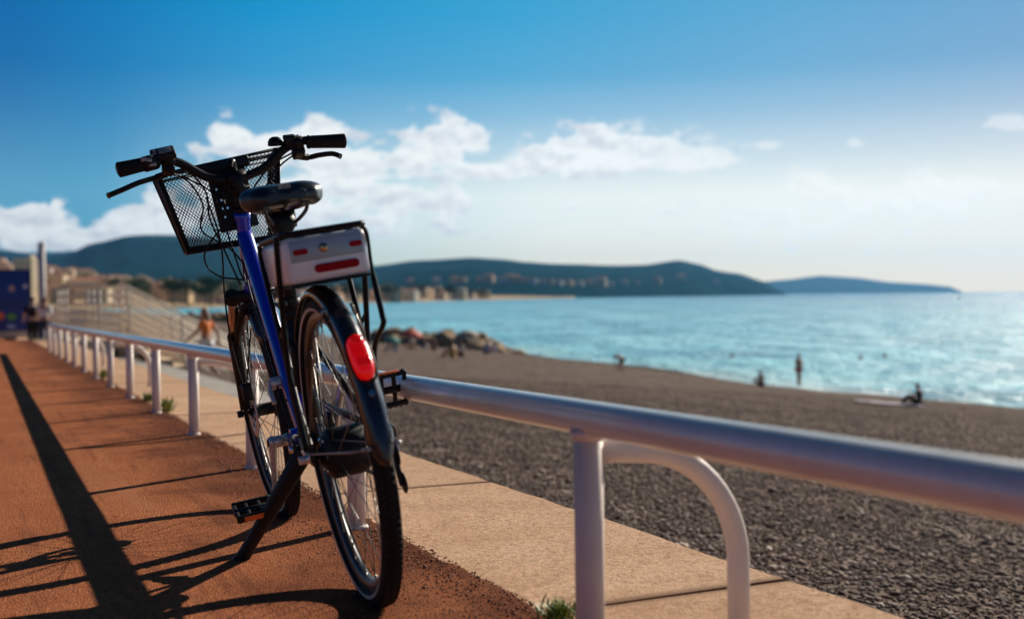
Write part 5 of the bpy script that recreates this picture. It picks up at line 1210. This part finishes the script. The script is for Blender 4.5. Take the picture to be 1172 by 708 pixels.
# swimmers: only heads and shoulders above the water
def swimmer(px, py, label, yaw):
    p = on_sea(px, py); p.z -= 1.36; person(p, yaw, 'wade', 1.0, label, None, ('briefs', 'black'))
swimmer(985, 411, 'swimmer out in the water, left of the pair', .4); swimmer(1013, 409, 'swimmer out in the water, right of the pair', 2.0); swimmer(838, 409, 'lone swimmer in the water left of the standing person', 1.2)

# ------------------------------------------------------------------ groyne of boulders
m = Mat('groyne_rock'); c = m.coord('Object'); f = m.noise(c, 1.6, 6, .65); oi = m.n('ShaderNodeObjectInfo')
m.set('col', m.mix(m.ramp(f, [(.45, 0.0), (.75, .7)]), m.ramp(oi.outputs['Random'], [(0, (.20, .12, .07)), (.4, (.38, .23, .12)), (.75, (.60, .36, .16)), (1, (.75, .60, .44))]), (.07, .05, .038))); m.set('rough', .85); m.bump(f, .6, .1); M_ROCK = m.m
RP = []
for sd_ in range(5):
    bm = bmesh.new(); bmesh.ops.create_icosphere(bm, subdivisions=3, radius=1)
    for v_ in bm.verts:
        n_ = v_.co.normalized(); v_.co = n_ * (1 + .28 * noise.noise(n_ * 1.3 + V((sd_ * 9, 0, 0))) + .08 * noise.noise(n_ * 4 + V((sd_ * 3, 5, 0))))
        for pl in range(6):
            pn = V((math.sin(pl * 2.1 + sd_), math.cos(pl * 1.7 + sd_ * 2), math.sin(pl * 1.1 + sd_ * 3))).normalized(); dd = v_.co.dot(pn) - .78
            if dd > 0: v_.co -= pn * dd * .85
    me = bpy.data.meshes.new('boulder'); bm.to_mesh(me); bm.free(); me.materials.append(M_ROCK); RP.append(me)
def boulder(p, s_, label, group):
    o = bpy.data.objects.new('boulder', random.choice(RP)); C.objects.link(o); o.location = p; o.scale = (s_ * random.uniform(.8, 1.4), s_ * random.uniform(.8, 1.2), s_ * random.uniform(.6, .9)); o.rotation_euler = (random.uniform(-.4, .4), random.uniform(-.4, .4), random.uniform(0, 6.3))
    tag(o, label, 'boulder', group)
gA = at_depth(428, 396, 104); gB = at_depth(590, 398, 99)
for i in range(130):
    t = (i / 129) ** .9 * 1.0; base_ = gA.lerp(gB, t); prp = V((-(gB - gA).y, (gB - gA).x, 0)).normalized()
    off = random.uniform(-2.2, 2.2); hgt = (1.6 * (1 - (off / 3.2) ** 2)) * (1.0 if t < .72 else max(.1, 1 - (t - .72) / .28 * .95)) * random.uniform(.3, 1.0)
    z0 = max(SEA - .3, SEA + .55 * (1 - t * 1.1)); p = base_ + prp * off; p.z = z0 + hgt * .9 - .1
    boulder(p, random.uniform(.5, 1.0) * (1 if t < .8 else .7), 'brown boulder heaped in the groyne that juts into the water behind the beach', 'boulders of the groyne')
gA2 = at_depth(228, 369, 236); gB2 = at_depth(272, 369.5, 232)
for i in range(30):
    t = i / 29; p = gA2.lerp(gB2, t) + V((random.uniform(-2, 2), random.uniform(-2, 2), 0)); p.z = SEA + random.uniform(.0, 1.6) * (1 - t * .5)
    boulder(p, random.uniform(1.0, 1.8), 'dark boulder of the small farther groyne seen left of the bicycle fork', 'boulders of the farther groyne')
# bathers and things in front of the groyne
M_CORAL = plain('coral_canvas', (0.80, 0.17, 0.09), 0.8); M_TEAL = plain('teal_canvas', (0.08, 0.30, 0.24), 0.8); M_OCH = plain('ochre_canvas', (0.62, 0.34, 0.10), 0.8)
def parasol(px, py, hgt, rad, mat, label):
    p = beach_at(px, py); rt = empty('parasol', p, label, 'parasol'); rt.rotation_euler = (.12, .2, 0)
    mb = MB(); mb.tube([(0, 0, -.1), (0, 0, hgt)], .02, 8); mb.build('pole', M_SILVER, rt)
    mb = MB(); prof = [(rad * t, -(.42 * t ** 1.6) * rad) for t in (0, .2, .4, .6, .8, 1)]; prof += [(rad * 1.0, -.42 * rad - .12)]
    vs = []; n_ = 32
    for j in range(n_):
        a = 2 * math.pi * j / n_; sc_ = 1 - .06 * abs(math.sin(a * 4))
        for (r, o_) in prof: vs.append((r * math.cos(a) * sc_, r * math.sin(a) * sc_, hgt + o_))
    k_ = len(prof); mb.add(vs, [(j * k_ + i, j * k_ + i + 1, ((j + 1) % n_) * k_ + i + 1, ((j + 1) % n_) * k_ + i) for j in range(n_) for i in range(k_ - 1)], 0, True)
    mb.build('canopy', mat, rt); mb = MB()
    for q in range(8): a = q * math.pi / 4; mb.tube([(0, 0, hgt - .5), (rad * .8 * math.cos(a), rad * .8 * math.sin(a), hgt - .42 * rad * .7 - .05)], .008, 5)
    mb.build('ribs', M_SILVER, rt)
parasol(468, 400.5, 1.55, .72, M_CORAL, 'coral red parasol at the landward end of the groyne'); parasol(447, 402, 1.0, .5, M_TEAL, 'teal parasol left of the coral red one')
for (px, py, pose, top, bot, sk, lab, yw) in ((528, 408, 'sit', 'white', ('shorts', 'black'), M_SKIN, 'person in a white top sitting before the groyne', .3), (519, 409, 'sit', 'yellow', ('shorts', 'yellow'), M_SKIN, 'person in straw yellow sitting left of the one in white', 1.2), (556, 405, 'sit', 'blue', ('shorts', 'denim'), M_SKIN2, 'person in a sky blue top sitting near the groyne tip', -1.2), (565, 404, 'sit', 'white', ('shorts', 'blue'), M_SKIN2, 'person in white and blue sitting at the groyne tip', -.4), (472, 400, 'sit', None, ('shorts', 'yellow'), M_SKIN2, 'bare chested person sitting under the coral red parasol', .7), (453, 402, 'sit', 'teal', ('shorts', 'white'), M_SKIN, 'person in a teal top sitting beside the teal parasol', 2), (497, 401, 'sit', 'black', ('shorts', 'navy'), M_SKIN, 'person in black sitting before the middle of the groyne', .2), (485, 399, 'sit', 'navy', ('shorts', 'white'), M_SKIN2, 'person in navy sitting between the parasols', -.5)):
    p_ = beach_at(px, py); person(p_, yw, pose, 1.1, lab, top, bot, skinm=sk)
# small boat near the far headland
rt = empty('boat', on_sea(1097, 341.5), 'tiny dark boat on the water below the tip of the far headland', 'boat'); mb = MB(); rt.rotation_euler = (0, 0, 1.2)
vs = []; ks = 9
for i in range(ks):
    t = i / (ks - 1); w_ = .9 * math.sin(math.pi * min(1, t * 1.0 + .18)) ** .7 if t < .999 else .02
    for (y, z) in ((-w_, .9 + .3 * t), (-w_ * .6, 0), (0, -.2), (w_ * .6, 0), (w_, .9 + .3 * t)): vs.append((-3 + 6 * t, y, z))
mb.add(vs, [(i * 5 + j, i * 5 + j + 1, (i + 1) * 5 + j + 1, (i + 1) * 5 + j) for i in range(ks - 1) for j in range(4)] + [(i * 5, i * 5 + 4, (i + 1) * 5 + 4, (i + 1) * 5) for i in range(ks - 1)] + [(0, 1, 2, 3, 4)]); mb.build('hull', CL['navy'], rt)
mb = MB(); mb.box((-.4, 0, 1.6), (1.8, 1.1, 1.3), 0, ch=.1); mb.build('cabin', CL['white'], rt)

# ------------------------------------------------------------------ the air
mb = MB(); HX = 17500
mb.box((0, 5600, (440 + SEA - 1.0) / 2), (24400, 13200, 440 - (SEA - 1.0)), 0)
mh = bpy.data.materials.new('haze_air'); mh.use_nodes = True; t_ = mh.node_tree; t_.nodes.clear()
pv = t_.nodes.new('ShaderNodeVolumePrincipled'); oo = t_.nodes.new('ShaderNodeOutputMaterial'); t_.links.new(pv.outputs[0], oo.inputs['Volume'])
pv.inputs['Color'].default_value = (0.16, 0.44, 0.82, 1); pv.inputs['Density'].default_value = 4.6e-5; pv.inputs['Anisotropy'].default_value = 0.5
hz_ = mb.build('haze', mh); hz_['kind'] = 'stuff'
